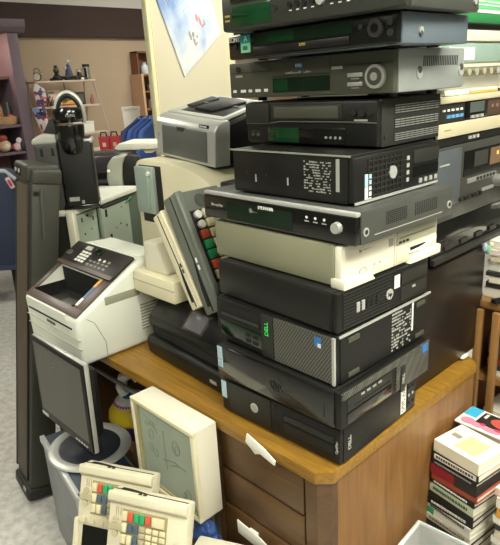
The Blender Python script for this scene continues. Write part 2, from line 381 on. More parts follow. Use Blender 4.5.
class Unit:
    """a rectangular device standing in the stack: front is -y, right side is +x"""
    def __init__(s, key, name, label, cat, feet=True):
        a, b, r, s.w, s.d, z0, z1, g = U[key]
        fp, rp = {'A1': (.012, 0), 'A2': (.004, .018), 'A3': (.014, 0), 'A4': (.003, .014), 'A5': (0, .02), 'A6': (.016, 0), 'A7': (.003, .014), 'A8': (.014, 0), 'A9': (.016, 0), 'A10': (.014, 0), 'A11': (.016, 0)}[key]
        s.w -= rp; s.d -= fp; q = R(r)
        a += -rp / 2 * math.cos(q) - fp / 2 * math.sin(q); b += -rp / 2 * math.sin(q) + fp / 2 * math.cos(q)
        s.h = z1 - z0
        s.t = thing(name, label, cat, (a, b, z0), r, 'stacked electronics')
        if feet:
            for sx in (-1, 1):
                for sy in (-1, 1):
                    x, y = sx * (s.w/2 - .05), sy * (s.d/2 - .05)
                    MB().cyl((x, y, -g + .0003), (x, y, .001), .012, seg=12).build('foot', black, s.t)
    def body(s, m, bevel=.003, name='casing', inset=0., front=0.):
        return MB().box(-s.w/2, s.w/2, -s.d/2 + front, s.d/2, 0, s.h, bevel).build(name, m, s.t)
    def F(s, name, m, x0, x1, v0, v1, t=.001, parent=None, bevel=0, back=.001, label=None):
        return MB().box(x0, x1, -s.d/2 - t, -s.d/2 + back, v0 * s.h, v1 * s.h, bevel).build(name, m, parent or s.t, label)
    def Rt(s, name, m, y0, y1, v0, v1, t=.001, parent=None, bevel=0, back=.001, label=None):
        return MB().box(s.w/2 - back, s.w/2 + t, y0, y1, v0 * s.h, v1 * s.h, bevel).build(name, m, parent or s.t, label)
    def Fd(s, name, m, x, v, r, t=.003, parent=None, r1=None, seg=24):
        return MB().cyl((x, -s.d/2 + .001, v * s.h), (x, -s.d/2 - t, v * s.h), r, r1 or r, seg).build(name, m, parent or s.t)
    def Rd(s, name, m, y, v, r, t=.003, parent=None, seg=20, r1=None):
        return MB().cyl((s.w/2 - .001, y, v * s.h), (s.w/2 + t, y, v * s.h), r, r1 or r, seg).build(name, m, parent or s.t)
    def slatsR(s, name, m, y0, y1, v0, v1, nx, nz, t=.0006, fill=.55, slope=0):
        mb = MB(); dy = (y1 - y0) / nx; dz = (v1 - v0) * s.h / nz
        for i in range(nx):
            for j in range(nz):
                ya = y0 + i * dy; za = v0 * s.h + j * dz
                mb.box(s.w/2 - .001, s.w/2 + t, ya + dy * (1 - fill) / 2, ya + dy * (1 + fill) / 2, za + dz * .2, za + dz * .75)
        return mb.build(name, m, s.t)
    def glyphs(s, face, x0, x1, v0, v1, rows, parent, m=white_print, fill=.75, lead=.0016):
        mb = MB(); dz = (v1 - v0) * s.h / rows
        for j in range(rows):
            z = v0 * s.h + j * dz; x = x0
            while x < x1 - .001:
                L = random.uniform(.3, 1.1) * dz * 1.1
                if random.random() < fill:
                    e = min(x1, x + L)
                    if face == 'F': mb.box(x, e, -s.d/2 - lead, -s.d/2 - .0002, z + dz * .18, z + dz * random.uniform(.5, .85))
                    else: mb.box(s.w/2 + .0002, s.w/2 + lead, x, e, z + dz * .18, z + dz * random.uniform(.5, .85))
                x += L + dz * .25
        return mb.build('print', m, parent)
    def text_F(s, st, size, m, x, v, t=.0008, parent=None, align='CENTER', rot=0):
        return text(st, size, m, parent or s.t, (x, -s.d/2 - t, v * s.h), Euler((R(90), R(rot), 0)) if rot else FRONT, align=align)
    def text_R(s, st, size, m, y, v, t=.0008, parent=None, align='CENTER', vert=False):
        o = text(st, size, m, parent or s.t, (s.w/2 + t, y, v * s.h), RIGHT, align=align)
        if vert: o.rotation_euler = (Matrix.Rotation(R(90), 3, 'Z') @ Matrix.Rotation(R(90), 3, 'X') @ Matrix.Rotation(R(90), 3, 'Z')).to_euler()
        return o

# A1 bottom black desktop with mesh front and round silver emblem
u = Unit('A1', 'desktop_computer', 'black desktop computer with round silver emblem lying lowest in the stack on the desk', 'computer')
u.body(black, .006)
f = u.F('front_bezel', black, -.19, .19, .02, .98, .012, bevel=.006)
u.d += .024
u.F('mesh_panel', grille_black, -.160, -.015, .10, .95, .0015)
u.Fd('emblem', silver, -.069, .53, .0125, .003); e = u.Fd('emblem_ring', grey_print, -.069, .53, .0085, .0036)
u.F('sticker', sticker_blue, -.188, -.170, .42, .92, .001)
for v in (.84, .66): u.Fd('button', charcoal, -.002, v, .004, .003)
u.F('port_panel', dark_hole, -.006, .010, .13, .42, .0012)
by = u.F('drive_bay', dark_hole, .022, .176, .2, .76, .0010)
u.F('drive_cover', black, .028, .172, .24, .52, .004, bevel=.002); u.F('drive_tray', charcoal, .028, .172, .56, .72, .003, bevel=.001)
u.text_F('OptiPlex', .009, grey_print, .182, .5, .0025, rot=-90)
u.d -= .024
o = u.text_R('DELL', .016, grey_print, -.136, .5, .0008, vert=True)
st = u.Rt('sticker', sticker_white, .082, .106, .12, .98, .0008); u.glyphs('R', .086, .102, .16, .92, 14, st, colmat('#55554f'), .6, .0012)
pt = u.Rt('port_panel', charcoal, .112, .150, .2, .92, .0015)
for i in range(3):
    for j in range(2): u.Rd('port', dark_hole if i != 1 else silver, .118 + j * .018, .32 + i * .22, .004, .0025, pt)

# A2 tower on its side: plain glossy side to the left, bezel to the right
u = Unit('A2', 'tower_computer', 'black tower computer lying on its side, second from the bottom of the stack', 'computer')
u.body(steel_black, .003)
u.F('side_cover', black_gloss, -.190, .186, .03, .97, .004, bevel=.003)
u.d += .008
mb = MB()
mb.tube([(.02 + .021 * math.cos(a), -u.d/2 - .0008, .5 * u.h + .016 * math.sin(a)) for a in [R(x) for x in range(35, 325, 15)]], .0018, 6)
mb.build('emblem_ring', charcoal, u.t)
u.text_F('hp', .026, charcoal, .020, .5, .0012)
st = u.F('sticker', sticker_blue, -.187, -.169, .32, .95, .0012); u.glyphs('F', -.185, -.172, .36, .6, 4, st, colmat('#4a6a7c'), .7)
u.F('maker_mark', charcoal, .1585, .162, .22, .62, .0008)
u.d -= .008
bz = u.Rt('front_bezel', black, -.178, .178, .01, .99, .018, bevel=.004)
u.w += .036
mb = MB().box(u.w/2 - .001, u.w/2 + .003, -.176, .176, .80 * u.h, .98 * u.h, .001).box(u.w/2 - .001, u.w/2 + .003, .03, .176, .06 * u.h, .81 * u.h, .001)
mb.build('mesh_grille', grille_silver, u.t)
u.Rt('drive_bay', charcoal, -.158, .012, .42, .74, .002, bevel=.001)
mb = MB(); [mb.box(u.w/2, u.w/2 + .0035, -.11 + i * .022, -.098 + i * .022, .66 * u.h, .71 * u.h) for i in range(4)]; mb.build('button_row', grey_print, u.t)
u.Rt('tray_slit', dark_hole, -.135, .004, .50, .53, .0026)
u.Rt('drive_cover', black_gloss, -.158, .012, .08, .38, .002, bevel=.001)
u.Rt('badge_tab', charcoal, .046, .064, -.02, .72, .006, bevel=.001)
u.text_R('DELL', .012, grey_print, .055, .36, .0066, vert=True)
u.Rt('badge', intel_blue, .142, .166, .70, .93, .0042)

# A3 desktop with mesh front
u = Unit('A3', 'desktop_computer', 'black desktop computer with silver mesh front and blue badge, third from the stack bottom', 'computer')
u.body(black_rough, .003)
u.F('front_bezel', black, -.194, .194, .01, .99, .014, bevel=.004)
u.d += .028
u.F('drive_bay', dark_hole, -.178, -.03, .58, .86, .0008); u.F('drive_tray', black_gloss, -.172, -.036, .62, .70, .003)
pn = u.F('port_panel', green_dark, -.180, -.03, .14, .50, .0015, bevel=.0008)
for i in range(4): u.F('port', dark_hole, -.085 + (i % 2) * .026, -.068 + (i % 2) * .026, .2 + (i // 2) * .13, .27 + (i // 2) * .13, .003, pn)
u.F('badge_strip', charcoal, -.026, .012, .03, .97, .005, bevel=.0015)
u.text_F('DELL', .016, colmat('#3fdc62', .4, emit='#2fd455', power=.15), -.007, .68, .0056, rot=-90)
u.F('mesh_grille', grille_silver, .014, .186, .03, .97, .003)
u.F('edge_strip', silver, .186, .193, .02, .98, .004)
bd = u.F('badge', intel_blue, .139, .157, .70, .90, .0042); u.F('badge_corner', sticker_white, .148, .157, .70, .78, .0046, bd)
u.d -= .028
lb = u.glyphs('R', .015, .094, .06, .92, 12, u.t, grey_print, .66, .0008); lb.name = 'label_print'
u.Rt('label_strip', sticker_white, .098, .104, .30, .95, .0008)
for y in (-.128, .134):
    for v in (.83, .12): u.Rt('rubber_foot', grey_plastic, y - .019, y + .019, v - .05, v + .05, .003, bevel=.001)
u.Rt('edge_strip', silver, -.176, .176, .955, .995, .003)

# A4 black unit, grille bezel faces right
u = Unit('A4', 'desktop_computer', 'black desktop computer with a scuffed blank left side and slotted grille, under the beige computer', 'computer')
u.body(black_rough, .003)
u.F('side_cover', steel_black, -.185, .180, .04, .95, .003, bevel=.002)
bz = u.Rt('front_bezel', black, -.166, .166, .01, .99, .014, bevel=.004)
u.w += .028
mb = MB()
for j in range(11): mb.box(u.w/2 - .001, u.w/2 + .002, -.148, .018, (.06 + j * .083) * u.h, (.10 + j * .083) * u.h)
mb.build('grille', charcoal, u.t)
mb = MB()
for i in range(8): mb.box(u.w/2 - .001, u.w/2 + .0012, -.148 + i * .021, -.146 + i * .021, .05 * u.h, .95 * u.h)
mb.build('grille_ribs', black, u.t)
for i in range(5): u.Rt('port', dark_hole if i > 1 else silver, -.106 + i * .017, -.096 + i * .017, .36, .60, .0032)
u.Rd('emblem', silver, .010, .45, .0125, .0035); u.text_R('hp', .014, black, .010, .45, .004)
u.Rt('sticker', sticker_white, .030, .050, .52, .86, .001)
u.Rt('drive_tray', charcoal, .056, .158, .55, .88, .0025, bevel=.001); u.Rt('drive_cover', charcoal, .056, .158, .10, .48, .0015, bevel=.001)
u.Rt('button', silver, .098, .110, .36, .42, .003)

# A5 beige computer
u = Unit('A5', 'desktop_computer', 'beige desktop computer with cream drive front in the middle of the stack', 'computer')
u.body(beige_steel, .004)
bz = u.Rt('front_bezel', cream_pale, -.178, .178, .0, .985, .020, bevel=.006)
u.w += .040
MB().prism([(-.181, -.004), (-.075, -.004), (-.09, .014), (-.181, .018)], 'x', u.w/2 - .028, u.w/2 + .010, .003).build('bezel_foot', cream_pale, u.t)
MB().prism([(.055, -.004), (.181, -.004), (.181, .018), (.075, .016)], 'x', u.w/2 - .028, u.w/2 + .010, .003).build('bezel_foot', cream_pale, u.t)
u.Rt('drive_bay', colmat('#b5b49d', .4), .010, .170, .56, .93, .003, bevel=.001); u.Rt('tray_slit', colmat('#77776a'), .018, .160, .72, .745, .0036)
for i in range(3): u.Rt('button', charcoal, .016 + i * .014, .024 + i * .014, .60, .65, .005)
u.Rt('floppy_panel', cream, .010, .172, .10, .50, .002, bevel=.001)
MB().prism([(.05, .27 * u.h), (.165, .45 * u.h), (.165, .38 * u.h), (.11, .20 * u.h)], 'x', u.w/2, u.w/2 + .007, .002).build('floppy_lever', white, u.t)
u.Rt('floppy_slot', dark_hole, .062, .12, .33, .39, .006)
u.text_R('hp', .009, grey_print, -.118, .76, .0008); u.glyphs('R', -.108, -.07, .74, .78, 1, u.t, grey_print, .8, .0008)
mb = MB(); mb.tube([(u.w/2 + .001, -.109 + .012 * math.cos(R(a)), .24 * u.h + .007 * math.sin(R(a))) for a in range(0, 360, 20)], .0012, 6, closed=True); mb.build('power_button', grey_print, u.t)
for y in (-.07, -.05): u.Rd('indicator_lamp', grey_print, y, .30, .0025, .001)
u.Rt('seam', colmat('#a7a387'), .002, .004, .04, .96, .0006)
mb = MB(); mb.box(u.w/2, u.w/2 + .0008, -.018, -.002, .60 * u.h, .80 * u.h); mb.build('sticker', grey_print, u.t)

# A6 silver and black disc player
u = Unit('A6', 'disc_player', 'wide black-fronted disc player with round silver knob lying on the beige computer', 'disc player')
u.body(dark_steel, .003)
fp = u.F('front_panel', black_gloss, -.240, .240, .02, .86, .016, bevel=.004)
u.F('top_edge', silver, -.240, .240, .86, .995, .014, bevel=.003)
u.d += .032
u.F('display_window', green_dark, -.15, .07, .12, .72, .0008, parent=None)
u.F('tray_line', charcoal, -.15, .10, .10, .115, .001)
u.text_F('SYLVANIA', .011, white_print, -.012, .70, .0012)
u.text_F('Blu-ray Disc', .009, grey_print, -.185, .54, .0012)
for i in range(3): u.Fd('indicator_lamp', white_print, .112 + i * .024, .66, .003, .001); u.F('lamp_legend', grey_print, .106 + i * .024, .118 + i * .024, .52, .555, .0008)
kb = u.Fd('knob', silver, .195, .50, .0125, .010, r1=.011); 
u.Fd('small_logo', grey_print, -.062, .55, .006, .0008)
u.F('legend', grey_print, -.056, -.038, .5, .54, .0008)
u.d -= .032
for (y0, y1, nm) in ((-.092, -.012, 'vent_holes'), (.012, .108, 'vent_holes')):
    mb = MB()
    for i in range(11):
        for j in range(7): 
            y = y0 + (i + .5 + .15 * (j % 2)) * (y1 - y0) / 11.5; z = (.42 + j * .06) * u.h
            mb.box(u.w/2 - .001, u.w/2 + .0005, y - .0022, y + .0022, z - .0012, z + .0012)
    mb.build(nm, dark_hole, u.t)
for y, v in ((-.158, .38), (.155, .39)): u.Rd('screw', silver, y, v, .009, .002); u.Rd('screw_recess', charcoal, y, v, .005, .0026)
u.Rt('crease', silver, -.129, .126, .20, .225, .0008)

# A7 black computer with label on the left face and bezel on the right
u = Unit('A7', 'desktop_computer', 'black desktop computer with white label and keyhole slots, standing on the wide disc player', 'computer')
u.body(steel_black, .003)
u.F('top_edge', colmat('#8f9184', .4, metal=.2), -.177, .177, .965, 1.0, .003)
for x in (-.094, .007): 
    u.Fd('keyhole', dark_hole, x, .47, .004, .0006); u.F('keyhole_slot', silver, x - .002, x + .002, .27, .45, .0006)
for x in (-.125, -.06): u.Fd('dimple', charcoal, x, .45, .003, .0006)
g = u.glyphs('F', .055, .128, .18, .86, 12, u.t, grey_print, .62, .0008); g.name = 'label_print'
u.F('label_strip', grey_print, .141, .150, .25, .92, .0008)
bz = u.Rt('front_bezel', black, -.165, .165, .02, .97, .014, bevel=.006)
u.w += .028
mb = MB()
for i in range(9): mb.box(u.w/2 - .001, u.w/2 + .002, -.118 + i * .015, -.115 + i * .015, .08 * u.h, .88 * u.h)
for j in range(7): mb.box(u.w/2 - .001, u.w/2 + .002, -.118, .014, (.09 + j * .12) * u.h, (.12 + j * .12) * u.h)
mb.build('grille', charcoal, u.t)
u.Rd('emblem', silver, -.030, .50, .0135, .004)
for i in range(4): u.Rt('port', grey_print, .026, .036, .20 + i * .16, .29 + i * .16, .001)
u.Rt('drive_bay', charcoal, .052, .160, .56, .86, .002, bevel=.001); u.Rt('drive_cover', black_gloss, .052, .160, .26, .50, .001)
for i in range(4): u.Rt('button', grey_print, .078 + i * .022, .090 + i * .022, .10, .20, .002)
u.Rt('sticker', sticker_blue, -.128, -.106, .32, .58, .0016); u.Rt('sticker', sticker_white, -.128, -.106, .06, .31, .0016)
u.Rt('base_strip', silver, -.160, .160, -.005, .045, .002)

# A8 black video recorder
u = Unit('A8', 'video_recorder', 'black video cassette recorder with green display on top of the labelled black computer', 'video player')
u.body(charcoal, .004)
fp = u.F('front_panel', black, -.192, .192, .02, .99, .014, bevel=.006)
u.d += .028
u.F('left_block', charcoal, -.190, -.112, .50, .97, .004, bevel=.002)
u.F('cassette_flap', charcoal, -.105, .104, .58, .92, .002, bevel=.002)
u.F('flap_window', grey_plastic, -.095, .094, .62, .88, .003, bevel=.001)
MB().tube([(x, -u.d/2 - .001, (.49 + (.05 if x > -.11 else 0) * min(1, (x + .11) / .03) - .02 * max(0, x - .1) / .1) * u.h) for x in [-.19, -.15, -.12, -.10, -.08, 0, .08, .12, .19]], .0018, 6).build('trim_line', grey_plastic, u.t)
jk = u.F('jack_panel', dark_hole, -.178, -.140, .12, .32, .0015, bevel=.001)
for x in (-.168, -.150): u.Fd('jack', grey_plastic, x, .22, .004, .004, jk)
u.F('display_window', green_glass, -.118, -.02, .06, .40, .0015, bevel=.001); u.F('control_panel', black_gloss, -.02, .112, .06, .40, .0015, bevel=.001)
u.Fd('power_button', charcoal, -.125 + .02, .23, .008, .004)
for i in range(4): u.Fd('indicator_lamp', grey_print, .060 + i * .013, .20, .003, .003)
for i in range(3): u.Fd('button', charcoal, .134 + i * .020, .74 - (i != 1) * .0, .0085 if i == 1 else .0065, .004)
u.F('brand_plate', grey_print, .134, .168, .56, .60, .0008)
u.d -= .028
for k, (v0, v1) in enumerate(((.66, .88), (.36, .58), (.08, .28))):
    fr = u.Rt('vent_panel', black, -.074, .113, v0, v1, .0006)
    mb = MB()
    for j in range(4):
        for i in range(9):
            y = -.072 + i * .0205; mb.box(u.w/2, u.w/2 + .0016, y, y + .018, (v0 + .02 + j * (v1 - v0 - .02) / 4) * u.h, (v0 + .02 + (j + .45) * (v1 - v0 - .02) / 4) * u.h)
    mb.build('slats', colmat('#777a74', .45), fr)
u.Rd('screw', charcoal, -.108, .22, .005, .002)

# A9 grey recorder with silver side
u = Unit('A9', 'disc_player', 'grey disc player with a round silver jog dial and light silver side', 'disc player')
u.body(silver_side, .004)
fp = u.F('front_panel', grey_plastic, -.240, .240, .0, .99, .016, bevel=.004)
u.d += .032
u.F('tray_door', grey_plastic, -.086, .082, .56, .92, .002, bevel=.001); u.F('tray_seam', charcoal, -.089, .085, .54, .555, .001)
u.F('badge', intel_blue, -.014, .006, .72, .86, .0032); u.text_F('DVD', .009, white_print, -.004, .79, .0036)
u.F('display_window', green_dark, -.088, .082, .12, .50, .0012); u.F('display_patch', green_glass, -.085, -.04, .15, .46, .0016)  # brighter green patch over part of the dark green window
u.glyphs('F', -.045, .03, .58, .66, 1, u.t, grey_print, .85, .0026)
for v in (.46, .24): u.F('button', silver, .130, .168, v - .045, v + .05, .004, bevel=.001); u.F('button_legend', grey_print, .138, .158, v - .10, v - .075, .0006)
dl = u.Fd('jog_dial', silver, .2, .40, .023, .008); u.Fd('dial_face', grey_plastic, .2, .40, .017, .009, dl); u.Fd('dial_center', silver, .2, .40, .008, .011, dl)
u.F('open_button', grey_print, .088, .116, .62, .70, .003, bevel=.001)
u.Fd('power_button', charcoal, -.205, .80, .007, .003); u.F('power_legend', grey_print, -.216, -.192, .58, .64, .0008)
mb = MB()
for i, x in enumerate((-.228, -.200, -.172, -.148, -.118)): mb.box(x, x + (.012 if i % 2 == 0 else .018), -u.d/2 - .0008, -u.d/2, .15 * u.h, .23 * u.h)
mb.build('format_logos', white_print, u.t)
u.F('groove', charcoal, -.238, -.09, .70, .712, .0006); u.F('groove', charcoal, .086, .238, .70, .712, .0006)
u.d -= .032
mb = MB()
for i in range(20):
    y = -.044 + i * .0073
    mb.prism([(y, .58 * u.h), (y + .0035, .58 * u.h), (y + .0045, .82 * u.h), (y + .001, .82 * u.h)], 'x', u.w/2 - .001, u.w/2 + .0006)
mb.build('vent_slits', charcoal, u.t)
for y, v in ((-.058, .42), (.116, .44)): u.Rd('screw', silver, y, v, .011, .002); u.Rd('screw_recess', dark_steel, y, v + .08, .007, .0026)

# A10 black disc player with stickers
u = Unit('A10', 'disc_player', 'slim black disc player with a teal and green sticker, second from the stack top', 'disc player')
u.body(blue_steel, .003)
fp = u.F('front_panel', black_gloss, -.230, .230, .0, .99, .014, bevel=.005)
u.d += .028
u.text_F('SONY', .0145, white_print, -.206, .78, .001)
u.Fd('power_button', charcoal, -.205, .5, .006, .002)
u.F('sticker', teal, -.187, -.153, .60, .93, .0012); u.F('sticker', green_sticker, -.185, -.154, .24, .60, .0014)
u.text_F('A', .016, white_print, -.168, .77, .0016); u.F('sticker_print', colmat('#2f6f52'), -.178, -.163, .34, .50, .0018)
u.F('display_window', green_dark, -.143, .130, .48, .92, .001); u.F('display_patch', green_glass, -.10, -.02, .52, .88, .0014)  # display window in dark green with a lighter green patch
u.F('disc_tray', black, -.143, .124, .14, .40, .003, bevel=.001); u.text_F('DVD', .008, colmat('#c8c05a'), .005, .30, .0036)
u.Fd('jog_dial', charcoal, .186, .55, .016, .008); u.Fd('dial_center', black_gloss, .186, .55, .008, .0095)
for v in (.70, .36): u.Fd('button', charcoal, .216, v, .006, .004)
u.Fd('button', charcoal, .150, .64, .005, .003)
u.d -= .028
u.Rd('screw', silver, -.060, .42, .007, .003)
u.Rd('screw_recess', dark_steel, -.060, .32, .005, .0036)

# A11 top recorder cut by the photo's edge
u = Unit('A11', 'disc_player', 'dark grey disc player with green display at the very top of the stack', 'disc player')
u.body(dark_steel, .003)
fp = u.F('front_panel', colmat('#30322d', .4), -.232, .232, .0, 1., .016, bevel=.006)
u.d += .032
u.F('display_window', green_glass, -.197, -.082, .10, .60, .0015, bevel=.001)
u.F('disc_tray', green_dark, -.20, -.04, .68, .96, .002, bevel=.001)
u.Fd('button', charcoal, -.068, .42, .006, .003)
for i in range(4): u.Fd('button', black, -.028 + i * .019, .42, .0055, .004); u.F('button_legend', white_print, -.031 + i * .019, -.024 + i * .019, .27, .295, .0006)
u.Fd('oval_button', silver, .050, .42, .010, .005)
for i in range(5): u.Fd('button', black, .075 + i * .019, .42, .0055, .004); u.F('button_legend', white_print, .072 + i * .019, .079 + i * .019, .27, .295, .0006)
for v in (.28, .40): u.F('indicator_lamp', colmat('#a89a45'), -.220, -.206, v - .03, v + .02, .001)
u.Fd('port', dark_hole, .205, .5, .008, .001)
u.d -= .032
u.Rd('screw', silver, .107, .23, .006, .003); u.Rd('screw', silver, -.10, .23, .006, .003)

# dark unit standing behind the stack, seen as a strip left of the recorder
t = thing('tower_computer', 'narrow dark tower computer standing upright behind the stack beside the silver printer', 'computer', (-1.168, 1.44, DZ), 0)
MB().box(-.07, .07, -.09, .08, 0, .74, .004).build('casing', charcoal, t)
MB().box(-.068, .068, -.101, -.09, .03, .735, .003).build('front_bezel', black, t)
pn = MB().box(-.066, .066, -.104, -.101, .64, .73, .001).build('top_panel', grey_plastic, t)
for x in (-.03, -.014): MB().cyl((x, -.109, .665), (x, -.104, .665), .006, seg=14).build('jack', dark_hole, pn)
for i in range(4):
    for j in range(3): MB().box(-.055 + i * .018, -.045 + i * .018, -.105, -.101, .50 + j * .035, .512 + j * .035).build('port', grey_print, t)

# ------------------------------------------------------------------ fax machine
fx = thing('fax_machine', 'off-white and brown fax machine overhanging the desk edge above the flat monitor', 'fax machine', (-1.745, .72, DZ + .0003), 0)
wx = .188
full = [(.0, .0), (-.004, .16), (.235, .296), (.335, .290), (.35, .0)]
low = [(.0, .0), (-.004, .16), (.028, .178), (.034, .118), (.135, .150), (.140, .243), (.235, .300), (.40, .312), (.42, .0)]
mb = MB()
mb.prism(full, 'x', -wx, -wx + .028, .012, seg=3, sel=lambda e: min(v.co.x for v in e.verts) < -wx + .001 or abs(e.verts[0].co.x - e.verts[1].co.x) > .01 and max(v.co.z for v in e.verts) > .1)
mb.prism(full, 'x', wx - .075, wx, .018, seg=3, sel=lambda e: max(v.co.x for v in e.verts) > wx - .001 or abs(e.verts[0].co.x - e.verts[1].co.x) > .01 and max(v.co.z for v in e.verts) > .1)
mb.prism([(.0, .0), (-.004, .16), (.024, .176), (.024, .0)], 'x', -wx + .026, wx - .073)
mb.prism([(.140, .0), (.140, .243), (.235, .296), (.335, .290), (.35, .0)], 'x', -wx + .026, wx - .073)
mb.build('housing', fax_white, fx)
MB().prism([(.024, .002), (.024, .118), (.140, .150), (.140, .002)], 'x', -wx + .027, wx - .074).box(-wx + .0275, -wx + .031, .026, .139, .10, .185).box(wx - .079, wx - .0745, .026, .139, .10, .185).build('tray_well', colmat('#191816', .4), fx)
# slope frame: origin at the front top edge, y' up the slope
sl = Matrix.Translation((0, -.004, .160)) @ Matrix.Rotation(math.atan2(.14, .239), 4, 'X')
SL = math.hypot(.14, .239)
mb = MB().box(-.184, .178, .006, .038, -.002, .004, .003, m=sl)
mb.box(-.184, -.158, .036, .165, -.002, .004, .003, m=sl).box(.118, .178, .036, .165, -.002, .004, .003, m=sl)
mb.build('panel_frame', fax_brown, fx)
cp = MB().box(-.186, .180, .163, .275, -.002, .010, .005, m=sl).build('control_panel', colmat('#2d2927', .35), fx)
MB().box(-.184, .178, .163, .178, .0105, .0125, m=sl).build('panel_edge', fax_brown, cp)
MB().box(-.158, .114, .138, .1395, .15, .236).build('tray_recess', dark_hole, fx)
MB().prism([(-.15, .04), (.10, .04), (.05, .12), (-.10, .125)], 'z', .150, .156, .003, m=Matrix.Translation((0, 0, -.012)) @ Matrix.Rotation(R(6), 4, 'X')).build('output_tray', colmat('#2a2a26', .35), fx)
MB().box(-.02, .06, .06, .10, .160, .164, .002, m=Matrix.Translation((0, 0, -.008)) @ Matrix.Rotation(R(6), 4, 'X')).build('paper_stop', colmat('#4d4d44', .4), fx)
for i in range(4):
    for j in range(3): MB().box(-.095 + j * .021, -.079 + j * .021, .19 + i * .013, .199 + i * .013, .009, .0125, .0012, m=sl).build('key', white, cp)
MB().box(-.03, .025, .238, .262, .010, .0125, .001, m=sl).build('display', green_dark, cp)
MB().box(-.095, -.055, .245, .262, .010, .0125, .001, m=sl).build('display_plate', colmat('#b9b9b0'), cp)
for i in range(5):
    for j in range(2): MB().box(-.012 + i * .026, .003 + i * .026, .189 + j * .016, .196 + j * .016, .009, .012, .001, m=sl).build('button', colmat('#8d8c84'), cp)
for i in range(3): MB().cyl(sl @ Vector((.04 + i * .03, .222, .009)), sl @ Vector((.04 + i * .03, .222, .013)), .0055, seg=12).build('button', white if i < 2 else colmat('#8d8c84'), cp)
MB().ball(sl @ Vector((-.165, .215, .006)), (.018, .018, .012)).build('roller_knob', colmat('#3a3733'), cp)
MB().box(.122, .136, .05, .16, .0035, .0048, m=sl).build('guide_label', colmat('#4d6d92'), fx)
MB().box(.122, .136, .125, .16, .0045, .0055, m=sl).build('orange_label', colmat('#d89a36'), fx); MB().box(.122, .136, .045, .075, .0045, .0055, m=sl).build('white_label', white, fx)
MB().box(-.165, .150, -.005, .004, .120, .125).build('paper_slot', dark_hole, fx)
MB().box(-.19, .190, -.0028, .003, .060, .0618).box(-.19, .19, -.0035, .003, .092, .0936).build('cassette_seam', colmat('#b3b39f'), fx)
MB().box(-.03, .03, -.0048, .0, .102, .111, .002).build('maker_mark', colmat('#4a4a44'), fx)
MB().box(wx - .002, wx + .0012, .10, .23, .178, .205, .004).build('hand_grip', colmat('#9b9b88', .5), fx)
mb = MB()
for j in range(9): mb.box(wx - .002, wx + .0015, .225, .345, .055 + j * .0105, .060 + j * .0105)
mb.build('vent_slats', colmat('#97978a'), fx)
MB().tube([(wx + .0002, .03, .155), (wx + .0002, .055, .135), (wx + .0002, .085, .06), (wx + .0002, .085, .005)], .0012, 5).build('seam', colmat('#8c8c7b'), fx)
MB().box(-.15, .17, .262, .345, .284, .299, .006).build('document_cover', fax_white, fx)

# ------------------------------------------------------------------ black inkjet all-in-one
ij = thing('inkjet_printer', 'low black inkjet printer with small grey touchscreen between fax and stack', 'printer', (-1.278, .915, DZ + .0003), -4)
W2 = .215
MB().prism([(.02, .0), (.01, .07), (.0, .105), (.0, .125), (.06, .192), (.205, .192), (.21, .0)], 'x', -W2, W2, .012, seg=3).build('housing', black, ij)
MB().prism([(-.012, .002), (-.020, .050), (-.010, .068), (.05, .062), (.05, .002)], 'x', -W2 + .004, W2 - .02, .014, seg=3).build('output_tray', black, ij)
pm2 = Matrix.Translation((0, .003, .128)) @ Matrix.Rotation(math.atan2(.064, .057), 4, 'X')
pn = MB().box(-W2 + .012, W2 - .012, .004, .082, -.003, .003, .003, m=pm2).build('control_panel', mat('satin_black', '#131312', .3, wear=.2, spec=.32), ij)
MB().box(-.02, .065, .015, .070, .002, .0045, .001, m=pm2).build('touchscreen', colmat('#5d5a5e', .2), pn)
MB().box(-.028, .073, .008, .076, .002, .0036, .001, m=pm2).build('screen_rim', colmat('#27231f', .3), pn)
MB().box(-W2 + .015, W2 - .015, .07, .203, .190, .199, .005).build('scanner_lid', black_rough, ij)
MB().box(-.19, .17, .0, .03, .074, .100).build('paper_slot', dark_hole, ij)
MB().box(.14, .17, -.0195, -.014, .03, .04).build('tray_badge', grey_print, ij)

# ------------------------------------------------------------------ cream laser printer, silver printer on top
lp = thing('laser_printer', 'tall cream laser printer with curved top under the small silver printer', 'printer', (0, 1.15, DZ + .0005), 0)
prof = [(-1.83, .0), (-1.815, .560), (-1.80, .578), (-1.77, .585), (-1.57, .577), (-1.50, .565), (-1.42, .535), (-1.33, .475), (-1.285, .43), (-1.265, .38), (-1.265, .0)]
MB().prism(prof, 'y', 0, .36, .008, seg=2).build('housing', cream, lp)
MB().box(-1.785, -1.655, -.004, .004, .36, .565, .002).build('recess_shade', charcoal, lp)  # dark plate painted in for the shadow in the recess beside the door
dr = MB().box(-1.795, -1.685, -.020, .002, .395, .562, .006).build('grey_door', grey_green, lp, 'grey-green narrow door')
MB().box(-1.725, -1.705, -.026, -.018, .41, .558, .002).build('door_rib', grey_green, dr)
MB().cyl((-1.702, -.027, .54), (-1.702, -.018, .54), .008, seg=12).build('latch', white, dr)
MB().box(-1.36, -1.15, .01, .17, .49, .535, .006).build('paper_tray', charcoal, lp, 'dark grey paper tray')
MB().box(-1.52, -1.505, -.0015, .002, .44, .447).build('badge', charcoal, lp)
MB().tube([(-1.66, -.0005, .30), (-1.55, -.0005, .298), (-1.40, -.0005, .25), (-1.29, -.0005, .2)], .0015, 5).build('seam', colmat('#b0a98b'), lp)

